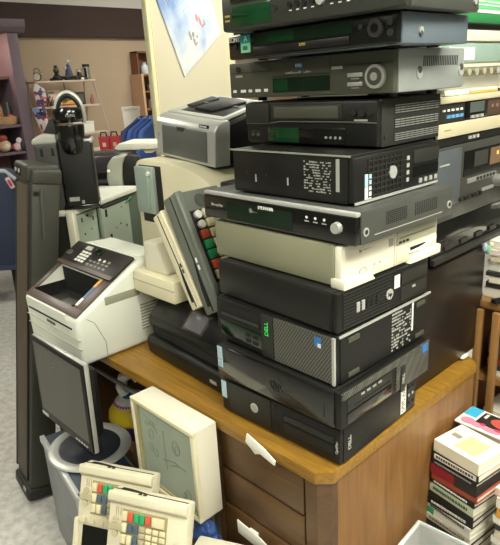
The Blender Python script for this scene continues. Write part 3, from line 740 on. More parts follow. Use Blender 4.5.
sp = thing('laser_printer', 'compact silver laser printer with dark grey front door on the tall cream printer', 'printer', matrix=Matrix.Translation((-1.600, 1.215, 1.343)) @ Matrix.Rotation(R(-2), 4, 'Z') @ Matrix.Rotation(R(5.2), 4, 'Y'))
W2 = .168
mb = MB().prism([(0, 0), (0, .112), (.010, .130), (.03, .140), (.055, .145), (.065, .142), (.065, 0)], 'x', -W2, W2, .022, seg=4, sel=lambda e: abs(abs(e.verts[0].co.x) - W2) < .001 and abs(abs(e.verts[1].co.x) - W2) < .001 and max(v.co.z for v in e.verts) > .05)
mb.build('front_shell', silver, sp)
MB().prism([(.06, .004), (.06, .136), (.25, .182), (.262, .165), (.262, .004)], 'x', -W2 + .006, W2 - .002, .012, seg=3).build('housing', black, sp, 'black rear housing')
tp = Matrix.Translation((0, .045, .141)) @ Matrix.Rotation(math.atan2(.046, .20), 4, 'X')
MB().prism([(-W2 + .012, .0), (W2 - .018, .0), (W2 - .03, .20), (-W2 + .035, .20)], 'z', -.006, .008, .005, m=tp).build('top_cover', colmat('#c3c4bc', .35, metal=.2), sp)
MB().prism([(-W2 + .07, .02), (W2 - .03, .02), (W2 - .035, .185), (-W2 + .09, .185)], 'z', .006, .0095, .001, m=tp).build('output_recess', colmat('#2c2d2a', .4), sp)
MB().prism([(-.04, .035), (.06, .03), (.11, .15), (.02, .17)], 'z', .009, .02, .005, m=tp).build('paper_stop', black, sp)
MB().prism([(-.115, .06), (-.075, .055), (-.05, .16), (-.10, .17)], 'z', .008, .015, .003, m=tp).build('paper_guide', charcoal, sp)
MB().box(-.10, .12, .10, .108, .009, .014, .001, m=tp).build('guide_bar', colmat('#5c5d58'), sp)
MB().box(-W2 + .042, W2 - .040, -.004, .004, .008, .108, .010, seg=3).build('front_door', colmat('#585a56', .42), sp, 'dark grey fold-down door')
MB().prism([(-.035, .109), (.012, .109), (.004, .097), (-.027, .097)], 'y', -.0065, .0, .001).build('door_notch', colmat('#36373a'), sp)
MB().box(.082, .132, -.0015, .004, .118, .129, .002, m=Matrix.Translation((0, .003, 0))).build('badge', black, sp)
text('hp LaserJet', .008, white_print, sp, (.107, .001, .1235), FRONT)
MB().cyl((-W2 + .018, -.001, .07), (-W2 + .018, .004, .07), .008, seg=14).build('logo', grey_print, sp)
MB().box(-W2 + .015, W2 - .015, .01, .25, -.004, .002).build('base', black, sp)
for i in range(3):
    for j in range(2): MB().box(W2 - .004, W2 - .0005, .17 + j * .03, .185 + j * .03, .04 + i * .03, .05 + i * .03).build('port', grey_print, sp)

# ------------------------------------------------------------------ card terminals
def terminal(mx, label, L, W, T, shell, dark_face, screen):
    t = thing('card_terminal', label, 'card terminal', matrix=mx, group='card payment terminals')
    MB().box(-L/2, L/2, -W/2, W/2, 0, T * .8, .006).build('casing', shell, t)
    MB().prism([(W/2 - .030, T * .78), (W/2, T * .78), (W/2, T * .96), (W/2 - .004, T), (W/2 - .020, T)], 'x', -L/2, L/2, .003).build('swipe_ridge', shell, t)
    MB().box(-L/2 + .006, L/2 - .006, W/2 - .002, W/2 + .0012, T * .52, T * .58).build('swipe_groove', charcoal, t)
    MB().prism([(-L/2 + .022, T * .34), (-L/2 + .022, T * .54), (-L/2 + L * .44, T * .54), (-L/2 + L * .30, T * .42), (-L/2 + L * .2, T * .36)], 'y', W/2 - .002, W/2 + .0022).build('card_slot', dark_hole, t)
    for k in range(2): MB().box(-L/2 + L * (.36 + .06 * k), -L/2 + L * (.40 + .06 * k), W/2, W/2 + .0016, T * .66, T * .76).build('slot_mark', white_print if dark_face else charcoal, t)
    # keypad
    if not dark_face:
        x0 = -L * .27; y0 = W/2 - .052; P = L * .074; Q = .026
        MB().box(x0 - P * .6, x0 + P * 7.2, y0 - Q * 2.6, y0 + Q * .6, T * .79, T * .80 + .002, .001).build('keypad_frame', colmat('#968a66'), t)
        top = [key_cream, red_key, green_key, green_key, red_key]
        for j in range(3):
            for i in range(3 if j else 5):
                m_ = top[i] if j == 0 else (blue_key if (j, i) in ((1, 1), (1, 2), (2, 2)) else key_cream)
                x = x0 + P * i; y = y0 - Q * j
                MB().box(x - P * .42, x + P * .42, y - Q * .40, y + Q * .40, T * .8, T * .8 + .007, .0018).build('key', m_, t)
        MB().box(x0 + P * 4.7, x0 + P * 6.8, y0 - Q * .40, y0 + Q * .40, T * .8, T * .8 + .007, .0018).build('wide_key', key_cream, t)
        for j in range(4):
            for i in range(4):
                x = x0 + P * (3.1 + i * 1.15); y = y0 - Q * .85 - j * .0145
                MB().box(x - P * .45, x + P * .45, y - .0052, y + .0052, T * .8, T * .8 + .006, .0015).build('key', key_cream if i else colmat('#a8a184'), t)
        for a, b in ((0, 0), (1, 0), (-1, 0), (0, 1), (0, -1)):
            MB().cyl((-L * .39 + a * .010, y0 - .028 + b * .016, T * .8), (-L * .39 + a * .010, y0 - .028 + b * .016, T * .8 + .005), .0075, seg=12).build('arrow_key', colmat('#b3a98a'), t)
        for i in range(7): MB().cyl((-L * .41 + i * L * .125, y0 - .083, T * .8), (-L * .41 + i * L * .125, y0 - .083, T * .8 + .006), .0095, seg=16).build('function_key', colmat('#c9c1a3'), t)
        for i in range(3): MB().box(-L * .40 + i * .006, -L * .40 + i * .006 + .002, y0 - .002, y0 + .018, T * .8, T * .8 + .0012).build('speaker_slit', colmat('#a79e80'), t)
        MB().ball((L * .40, y0 - .045, T * .8), (.014, .014, .0015)).build('embossed_logo', shell, t)
    else:
        x0 = -L * .22; y0 = W/2 - .052; P = L * .098
        MB().box(x0 - P * .6, x0 + P * 5.6, y0 - P * 2.6, y0 + P * .6, T * .79, T * .80 + .002, .001).build('keypad_frame', black, t)
        for i in range(7):
            for j in range(3):
                m_ = key_cream if j else [key_cream, red_key, green_key, green_key, red_key, white, white][i]
                if j == 0 and i >= 5:
                    MB().cyl((x0 + P * i * .86, y0, T * .8), (x0 + P * i * .86, y0, T * .8 + .012), P * .34, seg=14).build('round_key', white, t); continue
                MB().box(x0 + P * (i * .86 - .38), x0 + P * (i * .86 + .38), y0 - P * 1.0 * j - P * .42, y0 - P * 1.0 * j + P * .42, T * .8, T * .8 + .011, .002).build('key', m_, t)
        for k in range(3): MB().tube([(L * .40 + (.006 + .006 * k) * math.cos(R(a)), -W * .0 + (.006 + .006 * k) * math.sin(R(a)), T * .8 + .0006) for a in range(0, 360, 30)], .0012, 5, closed=True).build('speaker_ring', black, t)
    if screen:
        MB().box(-L/2 + .02, L/2 - .02, -W/2 + .012, y0 - .098, T * .8 - .001, T * .8 + .002, .001).build('screen', black_gloss, t)
        for x in (-L/2, L/2): MB().box(x - .007, x + .007, -W/2 - .002, y0 - .085, .0, T * .85, .003).build('side_rail', shell, t)
    return t
def frame(X, Y, Zv, o):
    return Matrix(((X[0], Y[0], Zv[0], o[0]), (X[1], Y[1], Zv[1], o[1]), (X[2], Y[2], Zv[2], o[2]), (0, 0, 0, 1)))
def upper(bx, bz, ang, L, W, T, b, *a):
    X = Vector((-math.sin(ang), 0, math.cos(ang))); Y = Vector((0, -1, 0)); Zv = X.cross(Y)
    o = Vector((bx, b + W/2, bz)) + X * L/2
    return terminal(frame(X, Y, Zv, o), a[0], L, W, T, *a[1:])
upper(-1.188, .964, R(27), .35, .165, .075, .93, 'dark grey card terminal leaning upright against the stack beside the wide disc player', mat('slate_olive_plastic', '#666b62', .45, wear=.1), True, False)
upper(-1.252, .962, R(31), .30, .165, .056, .93, 'cream card terminal leaning behind the dark grey one above the inkjet', cream, False, False)
def lower(A, yaw, L, W, T, tilt, label):
    cy, sy = math.cos(R(yaw)), math.sin(R(yaw)); ct, stt = math.cos(R(tilt)), math.sin(R(tilt))
    X = Vector((cy, sy, 0)); Y = Vector((-sy * stt, cy * stt, ct)); Zv = X.cross(Y)
    o = Vector(A) + X * L/2 - Y * W/2
    return terminal(frame(X, Y, Zv, o), label, L, W, T, MATS.get('terminal_cream') or mat('terminal_cream', '#cbc5ab', .42, wear=.05, wscale=6), False, True)
lower((-1.246, .554, .666), 27, .207, .30, .052, 22, 'cream card terminal with coloured keys partly hidden behind an identical one')
lower((-1.088, .546, .676), 26, .204, .30, .052, 22, 'front cream card terminal with coloured keys at the bottom of the picture')
# cream receipt printer lying flat
rp = thing('receipt_printer', 'small cream receipt printer with raised block beside the fax keypad', 'printer', (-1.4475, .93, .9605), 0)
MB().box(-.105, .112, 0, .17, 0, .070, .005).build('base', cream, rp)
MB().prism([(-.075, .069), (-.07, .165), (.0, .168), (.045, .072)], 'y', .03, .16, .006).build('paper_housing', cream_pale, rp)
MB().box(-.106, .112, -.001, .003, .040, .043).build('seam', colmat('#aaa384'), rp)

# ------------------------------------------------------------------ open computer chassis with coffee maker
ch_rot = 119.0
cx, cy = -2.060, 1.003
CH = Matrix.Translation((cx, cy, DZ)) @ Matrix.Rotation(R(ch_rot), 4, 'Z')   # local x along the visible side, local y away to the left
ch = thing('computer_chassis', 'opened pale computer tower with bare metal frame under the coffee maker', 'computer', matrix=CH)
HT = .388; LN = .57; TH = .22
MB().box(.0, LN, .01, TH, HT - .022, HT, .004).build('top_cover', colmat('#d8d8cc', .4), ch)
MB().box(.0, LN, TH - .012, TH, .0, HT - .022).build('far_side', chassis_metal, ch)
MB().box(-.016, .012, -.008, .022, 0, HT, .004).build('front_bezel', cream_pale, ch)
MB().box(-.004, .010, .022, TH, 0, HT - .023, .003).build('front_panel', charcoal, ch)
MB().box(LN - .01, LN, .01, TH - .012, 0, HT - .022).box(.012, LN - .01, .01, TH - .012, 0, .012).build('rear_plate', chassis_metal, ch)
def plate(x0, x1, z0, z1, y, holes, name):
    p_ = MB().box(x0, x1, y, y + .02, z0, z1, .002).build(name, chassis_metal, ch)
    for hx, hz, hw, hh in holes: MB().box(hx - hw, hx + hw, y - .0008, y + .001, hz - hh, hz + hh).build('slot', dark_hole, p_)
    return p_
plate(.025, .17, .06, HT - .024, .004, [(.06, .34, .004, .009), (.10, .35, .008, .004), (.07, .28, .004, .004), (.07, .24, .004, .004), (.12, .29, .003, .003), (.12, .22, .008, .003), (.14, .33, .003, .008)], 'drive_cage')
plate(.195, .43, .05, HT - .033, -.004, [(.23, .33, .008, .016), (.34, .26, .004, .004), (.30, .25, .003, .003), (.25, .22, .008, .014), (.39, .24, .004, .006), (.36, .33, .003, .003)], 'power_supply')
MB().box(.17, .20, .03, .06, .05, HT - .03).build('cage_gap', dark_hole, ch)
MB().box(.43, .56, .10, .11, .04, HT - .04).build('circuit_board', colmat('#2c5a35', .5, .3), ch)
MB().box(.21, .44, -.006, .01, HT - .036, HT - .026).build('rail', charcoal, ch)
MB().tube([(.40, -.002, HT - .05), (.44, -.012, HT - .03), (.46, .02, HT - .06)], .005, 6).build('cable', colmat('#3d7a48'), ch)

# ------------------------------------------------------------------ coffee maker
cf_l = rm(-.688, 2.29)
cf = thing('coffee_maker', 'black single-cup coffee maker with its round handle lifted on the opened computer', 'coffee maker', (cf_l[0], cf_l[1], DZ + HT), 58)
cf.scale = (.84, .86, 1.13)
MB().box(-.030, .118, -.075, .085, .0, .238, .008, seg=3).build('housing', black, cf)
MB().box(-.024, .114, -.082, -.074, .012, .228, .004).build('side_panel', black_rough, cf)
MB().box(-.04, .122, -.085, .09, .0, .016, .006).build('base', black_gloss, cf)
MB().box(-.01, .035, -.0835, -.081, .03, .044).build('rating_label', grey_print, cf)
MB().cyl((.05, -.0835, .025), (.05, -.081, .025), .007, seg=12).build('foot_screw', grey_print, cf)
tk = MB().prism([(-.122, .0), (-.132, .228), (-.031, .232), (-.031, .0)], 'y', -.074, .075, .010, seg=3).build('water_tank', colmat('#33332e', .45), cf, 'dark grey water tank')
for x in (-.108, -.060): MB().box(x, x + .014, -.0755, -.070, .186, .214, .003).build('slot', dark_hole, tk)
MB().prism([(-.140, .226), (-.136, .244), (-.085, .262), (-.031, .256), (-.031, .226)], 'y', -.074, .082, .008, seg=3).build('tank_lid', colmat('#9b9b93', .4), cf, 'silver tank lid')
MB().prism([(-.090, .255), (-.050, .305), (-.030, .308), (-.018, .255)], 'y', -.05, .06, .006).build('rear_hood', charcoal, cf)
MB().box(.085, .125, -.078, .085, .222, .236, .004).build('rear_cap', silver, cf)
hd = MB().lathe([(0, .200), (.045, .200), (.055, .215), (.062, .285), (.060, .292), (.0, .292)], m=Matrix.Translation((.036, -.050, -.008)), sx=1.).build('brew_head', black_gloss, cf)
lid = MB().lathe([(0, .296), (.058, .296), (.066, .306), (.066, .330), (.058, .342), (0, .346)], m=Matrix.Translation((.033, -.050, -.004)), sx=1.).build('brew_lid', black_gloss, cf)
text('KEURIG', .012, grey_print, lid, (.048, -.116, .314), FRONT)
arch = []
for a in range(-20, 201, 10):
    arch.append((.040 - .060 * math.cos(R(a)), -.03, .312 + .072 * math.sin(R(a))))
MB().tube(arch, .0085, 10, flat=1.3).build('handle', colmat('#b2b3a9', .3, metal=.3), cf, 'raised silver arched handle')
MB().tube([(.040 + (p[0] - .040) * .86, p[1] - .007, .312 + (p[2] - .312) * .90) for p in arch], .0085, 8).build('handle_lining', black, cf)

# ------------------------------------------------------------------ tall floor speaker leaning back
sk = Matrix.Translation((-2.145, .697, 0))
dirv = Vector((-2.056, .900, 1.335)) - Vector((-2.145, .697, 0)); Ls = dirv.length; dirv.normalize()
Yv = Vector((.12, 1, 0)); Yv = (Yv - dirv * Yv.dot(dirv)).normalized(); Xv = Yv.cross(dirv).normalized()
Xv = -Xv if Xv.x < 0 else Xv
ts = thing('tower_speaker', 'tall slim dark tower speaker leaning on the floor left of the desk', 'speaker', matrix=frame(Xv, Yv, dirv, Vector((-2.145, .697, .012))))
MB().box(-.085, .085, -.05, .05, .05, Ls - .055, .008).build('cabinet', dull_olive, ts)
MB().box(-.078, .052, -.056, -.049, .085, Ls - .075, .003).build('grille', bronze, ts, 'brown cloth grille')
MB().box(-.085, -.074, -.058, -.049, .08, Ls - .07, .002).box(.052, .060, -.058, -.049, .08, Ls - .07, .002).build('grille_frame', charcoal, ts)
cap = MB().box(-.091, .06, -.062, .056, Ls - .062, Ls, .012, seg=3).box(.055, .091, -.05, .056, Ls - .066, Ls - .012, .01, seg=3).build('top_cap', dull_olive, ts)
for x in (-.068, -.030):
    w_ = MB().box(x - .004, x + .030, -.0635, -.06, Ls - .048, Ls - .012, .003).build('socket_panel', dark_hole, cap)
    MB().cyl((x + .013, -.066, Ls - .03), (x + .013, -.062, Ls - .03), .008, seg=12).build('socket', silver, cap)
MB().box(-.092, .092, -.062, .056, .0, .052, .012, seg=3).build('bottom_cap', charcoal, ts)
MB().box(.03, .06, -.0635, -.061, .03, .045).build('badge', grey_print, ts)
MB().tube([(.088, -.02, Ls - .08), (.097, -.02, Ls - .13), (.0975, -.015, Ls - .19), (.094, -.01, Ls - .26)], .004, 6).build('strap', grey_plastic, ts)
MB().box(.082, .096, -.045, -.03, Ls - .1, Ls - .09).build('clip', black, ts)

# ------------------------------------------------------------------ flat monitor on a grey computer tower
tw = thing('tower_computer', 'grey and dark blue computer tower on the floor under the flat monitor', 'computer', (-1.43, .576, 0), -9.6)
MB().box(-.40, .0, 0, .20, .015, .425, .006).build('casing', colmat('#84878a', .42, metal=.25), tw)
MB().box(-.39, -.01, .012, .188, .424, .4305, .002).build('top_panel', colmat('#2f3742', .45), tw)
MB().box(-.405, .005, -.006, .012, .405, .431, .004).box(-.02, .010, -.006, .205, .015, .431, .008).build('edge_strip', colmat('#b4b6b4', .35, metal=.3), tw)
MB().cyl((-.17, -.0012, .20), (-.17, .002, .20), .045, seg=24).build('embossed_disc', colmat('#7c7f82', .42, metal=.25), tw)
for x in (-.36, -.04):
    for y in (.03, .17): MB().cyl((x, y, 0), (x, y, .016), .015, seg=12).build('foot', black, tw)

mo = thing('monitor', 'flat silver-rimmed monitor with a dark screen standing below the fax machine', 'monitor', (-1.602, .650, .4312), 0)
z0, z1, hw = .108, .406, .174
tl = Matrix.Translation((0, 0, z0)) @ Matrix.Rotation(R(-1.5), 4, 'X') @ Matrix.Translation((0, 0, -z0))
MB().box(-hw, hw, .0, .016, z0, z1, .004, m=tl).build('rim', silver, mo, 'silver outer rim')
MB().box(-hw + .003, hw - .002, -.005, .004, z0 + .003, z1 - .003, .003, m=tl).build('bezel', black, mo)
MB().box(-hw + .018, hw - .016, -.0062, -.004, z0 + .034, z1 - .018, m=tl).build('screen', screen_dark, mo)
for i in range(5): MB().box(.07 + i * .016, .079 + i * .016, -.0075, -.004, z0 + .012, z0 + .017, m=tl).build('button', silver, mo)
MB().box(-hw + .006, -hw + .05, -.0066, -.004, z0 + .008, z0 + .020, .001, m=tl).build('corner_cap', silver, mo)
MB().box(-.155, .162, .015, .050, z0 + .04, z1 - .03, .014, m=tl).build('back_cover', black, mo)
MB().prism([(-.055, .012), (.055, .012), (.04, .26), (-.04, .26)], 'y', .048, .085, .008).build('stand_column', colmat('#23262b', .4), mo)
mb = MB(); mb.lathe([(0, .001), (.105, .001), (.105, .010), (.06, .016), (0, .018)], seg=40, m=Matrix.Translation((-.02, .075, 0)), sx=1.1); mb.build('base', colmat('#20242a', .4), mo)
mb = MB(); mb.tube([(-.02 + .125 * math.cos(R(a)), .075 + .118 * math.sin(R(a)), .009) for a in range(0, 360, 8)], .019, 10, closed=True, flat=.42); mb.build('base_ring', silver, mo, 'wide silver ring')

# ------------------------------------------------------------------ cream boxed panel leaning at the desk front
bx = thing('display_box', 'cream box-framed panel with a cloudy scratched window standing against the desk drawers', 'display box', (-1.16, .72, .482), 0)
HW, HH, DP = .142, .276, .080
MB().box(-HW, HW, .012, DP, 0, HH, .003).build('casing', cream_pale, bx)
MB().box(-HW, HW, .0, .014, HH - .013, HH, .002).box(-HW, HW, 0, .014, 0, .016, .002).box(-HW, -HW + .014, 0, .014, .014, HH - .013, .002).box(HW - .012, HW, 0, .014, .014, HH - .013, .002).build('front_frame', cream, bx)
MB().box(-HW + .014, -HW + .030, .003, .013, .016, HH - .013).box(-HW + .03, HW - .012, .003, .013, .016, .024).build('inner_border', colmat('#a39a70', .4), bx)
wn = MB().box(-HW + .030, HW - .012, .007, .013, .022, HH - .013).build('window', mat('cloudy_window', '#93a08c', .14, wear=.16, wscale=9, coat=.3), bx, 'cloudy grey-green window')
mb = MB()
def ring(x, z, rx, rz, k=14, th=.0009): mb.tube([(x + rx * math.cos(2*math.pi*i/k), .0066, z + rz * math.sin(2*math.pi*i/k)) for i in range(k)], th, 4, closed=True)
ring(-.060, .185, .011, .016); ring(-.066, .140, .009, .012); ring(-.044, .130, .009, .012); ring(-.050, .222, .012, .007); ring(-.075, .215, .010, .006); ring(.055, .19, .016, .022); ring(.06, .185, .010, .014)
mb.tube([(-.09, .0066, .236), (-.05, .0066, .228), (-.03, .0066, .200)], .0009, 4); mb.tube([(.0, .0066, .22), (.003, .0066, .10)], .0009, 4)
mb.tube([(-.01, .0066, .125), (.04, .0066, .14), (.09, .0066, .135)], .0016, 4); mb.tube([(.02, .0066, .12), (.06, .0066, .135)], .0016, 4); ring(.09, .06, .012, .016); ring(.075, .05, .006, .01)
mb.build('scratches', colmat('#66705f'), wn)

# supports below the picture: cartons, blue bag, cream case
ct = thing('cardboard_box', 'plain brown carton under the cream card terminals in front of the desk', 'box', (-1.10, .52, 0), 26)
MB().box(-.20, .11, -.18, .06, 0, .355).build('carton', cardboard, ct)
MB().box(-.19, .10, -.06, -.04, .355, .3565).build('tape', colmat('#b08a56', .3), ct)
ct = thing('cardboard_box', 'brown carton under the cream boxed panel beside the desk drawers', 'box', (-1.13, .755, 0), 0)
MB().box(-.20, .06, -.035, .052, 0, .43).build('carton', cardboard, ct)
MB().box(-.16, .06, .01, .05, .43, .4815).build('packing', cardboard, ct)
mb = MB()
bb = [(-1.05, .745, .44, .035, .022, .035), (-1.03, .75, .43, .03, .025, .04), (-1.045, .742, .42, .04, .025, .03), (-1.02, .75, .40, .035, .03, .04)]
for (x, y, z, a, b, c_) in bb: mb.ball((x, y, z), (a, b, c_), seg=14)
bagm = mat('blue_bag_film', '#2f4c86', .3, wear=.55, wscale=40, bump=1., bscale=60)
o = mb.build('plastic_bag', bagm)
tx = bpy.data.textures.new('crumple', 'CLOUDS'); tx.noise_scale = .02
ms = o.modifiers.new('remesh', 'REMESH'); ms.mode = 'VOXEL'; ms.voxel_size = .005
md = o.modifiers.new('crumple', 'DISPLACE'); md.texture = tx; md.strength = .012
solo(o, 'crumpled blue plastic bag under the lower right corner of the cream boxed panel', 'bag')
cc = thing('keyboard', 'pale cream keyboard case end showing at the bottom edge below the boxed panel', 'keyboard', (-.889, .700, .43), 24)
MB().prism([(-.105, .0), (-.105, .036), (.0, .042), (.10, .046), (.10, .0)], 'y', -.075, .055, .006).build('casing', cream_pale, cc)
for i in range(3): MB().box(-.075 + i * .045, -.040 + i * .045, -.065, -.02, .034, .054 + .002 * i, .003).build('key', key_cream, cc)
ct = thing('cardboard_box', 'brown carton right of the others supporting the cream keyboard case', 'box', (-.889, .70, 0), 24)
MB().box(-.09, .09, -.07, .05, 0, .4295).build('carton', cardboard, ct)

# yellow and purple toy in the kneehole, on a carton
ty = thing('toy', 'yellow and purple round toy with a white handle in the dark kneehole', 'toy', (-1.725, .962, .335), 40)
ty.scale = (1.22, 1.22, 1.16)
MB().lathe([(0, 0), (.055, 0), (.066, .02), (.070, .05), (.068, .056), (0, .056)]).build('base', purple, ty)
MB().lathe([(.069, .056), (.075, .066), (.072, .088), (.055, .112), (.030, .132), (0, .136)], sx=1.02).build('dome', yellow, ty)
MB().lathe([(.052, .1155), (.056, .1135), (.048, .1255), (.040, .132), (.030, .137)], sx=1.02).build('collar', colmat('#e2dfdc'), ty)
mb = MB()
for i in range(14):
    a = R(200 + i * 10); mb.box(-.003, .003, -.0015, .0015, -.004, .004, m=Matrix.Translation((.053 * math.cos(a), .053 * math.sin(a), .1205)) @ Matrix.Rotation(a + R(90), 4, 'Z') @ Matrix.Rotation(R(-45), 4, 'X'))
mb.build('collar_print', colmat('#a8527c'), ty)
MB().cyl((.0, 0, .130), (0, 0, .14), .028, seg=20).build('neck', colmat('#2c6f86'), ty)
MB().tube([(-.02, 0, .14), (-.028, 0, .165), (-.018, .0, .20), (.012, .0, .215), (.03, .0, .195)], .017, 10).build('handle', white, ty)
ct = thing('cardboard_box', 'brown carton in the kneehole holding up the yellow and purple toy', 'box', (-1.725, .99, 0), 0)
MB().box(-.10, .10, -.11, .2, 0, .3345).build('carton', cardboard, ct)

# ------------------------------------------------------------------ hi-fi tower behind the stack
sb = thing('subwoofer', 'glossy dark brown cabinet standing on the desk end behind the stack', 'cabinet', (-.705, 1.225, DZ), 0)
MB().box(-.36, 0, 0, .385, .012, .335, .004).build('cabinet', dark_brown_gloss, sb)
MB().box(-.35, -.01, .01, .30, 0, .012).build('plinth', black, sb)
MB().ball((.0005, .29, .009), (.008, .02, .007)).build('label_scrap', paper, sb)
b0, b1 = 1.312, 1.765
def comp(name, label, cat, z0, z1, m, fm):
    t = thing(name, label, cat, (-.72, (b0 + b1) / 2, z0), 90)
    # local: front is -y (room +a), x runs to room +b
    w = (b1 - b0) / 2
    MB().box(-w, w, .012, .355, 0, z1 - z0, .003).build('casing', m, t)
    f = MB().box(-w, w, -.002, .014, .0, z1 - z0, .003).build('front_panel', fm, t)
    return t, w
def cf_(t, name, m, x0, x1, z0, z1, th=.002, parent=None, bevel=0): return MB().box(x0, x1, -.002 - th, .0, z0, z1, bevel).build(name, m, parent or t)
def ck(t, name, m, x, z, r, L=.012, parent=None): return MB().cyl((x, -.001, z), (x, -.002 - L, z), r, r * .92, 20).build(name, m, parent or t)
t, w = comp('stereo_receiver', 'glossy black slim stereo deck lowest behind the stack on the brown cabinet', 'stereo', 1.098, 1.208, black, black_gloss)
cf_(t, 'lower_lip', charcoal, -w, w, .004, .022, .012, bevel=.003)
MB().prism([(-.004, .060), (.05, .112), (.05, .06)], 'x', -w + .002, w - .002, .002).build('sloping_panel', dark_brown_gloss, t)
slp = Matrix.Translation((0, -.0045, .0605)) @ Matrix.Rotation(math.atan2(.052, .054), 4, 'X')
for i, (c_, x0, x1, y0, y1) in enumerate((('#b8442e', -.19, -.135, .012, .03), ('#c98a3f', -.17, -.06, .034, .044), ('#8a4a34', -.13, -.05, .018, .026))):
    MB().box(x0, x1, y0, y1, .0, .0025, m=slp).build('painted_reflection', colmat(c_, .35), t)  # red and orange reflections in the glossy slope, painted as coloured strips
for i in range(7): MB().box(-.04 + i * .028, -.024 + i * .028, .02, .035, 0, .004, .001, m=slp).build('button', charcoal if i % 3 else grey_print, t)
ck(t, 'knob', silver, .19, .095, .012, .018)
for i in range(4): cf_(t, 'button', charcoal, -.16 + i * .09, -.12 + i * .09, .03, .042, .004)
t, w = comp('stereo_receiver', 'silver-grey stereo receiver with two knobs, second from bottom behind the stack', 'stereo', 1.2085, 1.402, black, colmat('#45453f', .35, metal=.3))
dw = cf_(t, 'display_window', black_gloss, -.075, .20, .105, .172, .003, bevel=.001)
cf_(t, 'display_text', colmat('#34322f', .4), -.02, .06, .125, .165, .0036, dw); cf_(t, 'display_patch', colmat('#6e5640', .4), .075, .16, .118, .165, .0036, dw); cf_(t, 'lamp', colmat('#e6c26a', .4, emit='#ffc65a', power=.3), .115, .126, .143, .153, .0045, dw)  # display glow put into the colour as a brown patch, without emission
cf_(t, 'left_plate', colmat('#5d6266', .32, metal=.35), -w + .004, -.09, .04, .186, .0015, bevel=.001)
cf_(t, 'maker_mark', grey_print, -.205, -.155, .147, .151, .0022)
cf_(t, 'button_strip', colmat('#8c8c86', .35, metal=.3), -.05, .125, .083, .096, .003, bevel=.001)
for i in range(6): cf_(t, 'button', charcoal, .0 + i * .02, .012 + i * .02, .086, .094, .0045)
for i in range(6): ck(t, 'small_knob', black if i % 2 else charcoal, -.09 + i * .022, .048, .0065, .010)
cf_(t, 'slider_bar', colmat('#8c8c86', .35, metal=.3), .04, .11, .048, .058, .006, bevel=.002)
for x in (.125, .17): k = ck(t, 'volume_knob', colmat('#8c8c86', .3, metal=.4), x, .068, .018, .026); ck(t, 'knob_cap', black, x, .068, .013, .028, k)
ck(t, 'power_button', silver, -.190, .055, .010, .008)
for x in (-.19, .19):
    for y in (.05, .33): MB().cyl((x, y, .1930), (x, y, .1934), .012).build('pad', black, t)
t, w = comp('cassette_deck', 'beige cassette deck with cream edges stacked above the silver-grey receiver', 'cassette deck', 1.404, 1.524, black, black)
cf_(t, 'lower_band', colmat('#b9b092', .45), -w, w, .022, .056, .006, bevel=.002); cf_(t, 'top_band', colmat('#bdb497', .45), -w, w, .104, .120, .008, bevel=.003)
MB().box(-w, w, .0, .35, .1195, .1205).build('top_cover', cream, t)
cf_(t, 'maker_mark', colmat('#84805f'), -.20, -.165, .0385, .0415, .0064)
pn = cf_(t, 'button_panel', charcoal, -w + .004, -.095, .058, .104, .002)
for i in range(5): cf_(t, 'button', white, -.205 + i * .022, -.195 + i * .022, .085, .090, .0045, pn)
for i in range(4): cf_(t, 'blue_button', colmat('#5d93c0', .35), -.185 + i * .022, -.168 + i * .022, .068, .076, .0045, pn)
dw = cf_(t, 'cassette_window', black_gloss, -.085, .035, .060, .104, .003, bevel=.001)
cf_(t, 'cassette', colmat('#4c5450', .3), -.065, .015, .074, .1, .0038, dw)
for i in range(3): cf_(t, 'key', silver, -.06 + i * .026, -.042 + i * .026, .060, .067, .006, dw)
cf_(t, 'meter_panel', colmat('#4a382d', .4), .04, .21, .060, .104, .002)
for i in range(4): cf_(t, 'meter_mark', colmat('#8d6c57'), .06 + i * .03, .072 + i * .03, .08, .088, .003)
for i in range(3): cf_(t, 'switch', grey_print, -.06 + i * .022, -.048 + i * .022, .007, .015, .004)
# papers between
for i, (c_, x0, x1, lab) in enumerate((('#c9d6c0', -.20, -.075, 'pale green folded paper lying on the beige cassette deck'), ('#cfa65c', -.07, .09, 'tan folded paper lying on the beige cassette deck'), ('#2a2a27', .10, .2, 'black folded leaflet lying on the beige cassette deck'))):
    tt = thing('leaflet', lab, 'paper', (-.72, (b0 + b1) / 2, 1.5248), 90)
    MB().box(x0, x1, -.006, .22, 0, .008, .002).build('cover', colmat(c_, .6), tt); MB().box(x0, x1, -.004, .218, .008, .0135).build('inner_fold', paper, tt)
t, w = comp('stereo_receiver', 'silver tuner with pale glass dial and knob row at the top right', 'stereo', 1.5385, 1.676, silver, colmat('#b9b7a6', .35, metal=.15))
cf_(t, 'top_band', colmat('#cfc7b4', .4), -w, w, .112, .1375, .008, bevel=.002)
dw = cf_(t, 'dial_window', colmat('#8da396', .12, coat=.5), -w + .006, w - .006, .062, .108, .003, bevel=.001)
cf_(t, 'dial_scale', colmat('#d9e0d4', .3), -.19, -.06, .068, .098, .0036, dw)
for i in range(8): k = ck(t, 'knob', colmat('#8d8667', .3, metal=.6), -.20 + i * .04, .040, .0115, .022); ck(t, 'knob_cap', silver, -.20 + i * .04, .040, .009, .0235, k)
cf_(t, 'knob_rail', cream, -w, w, .052, .058, .003)
t, w = comp('disc_player', 'thin black slab filling the black gap under the green cases at the top right', 'disc player', 1.6765, 1.694, black, black)  # slab put in for the black gap between tuner and green cases
cf_(t, 'tray', black_gloss, -.12, .12, .004, .013, .002)
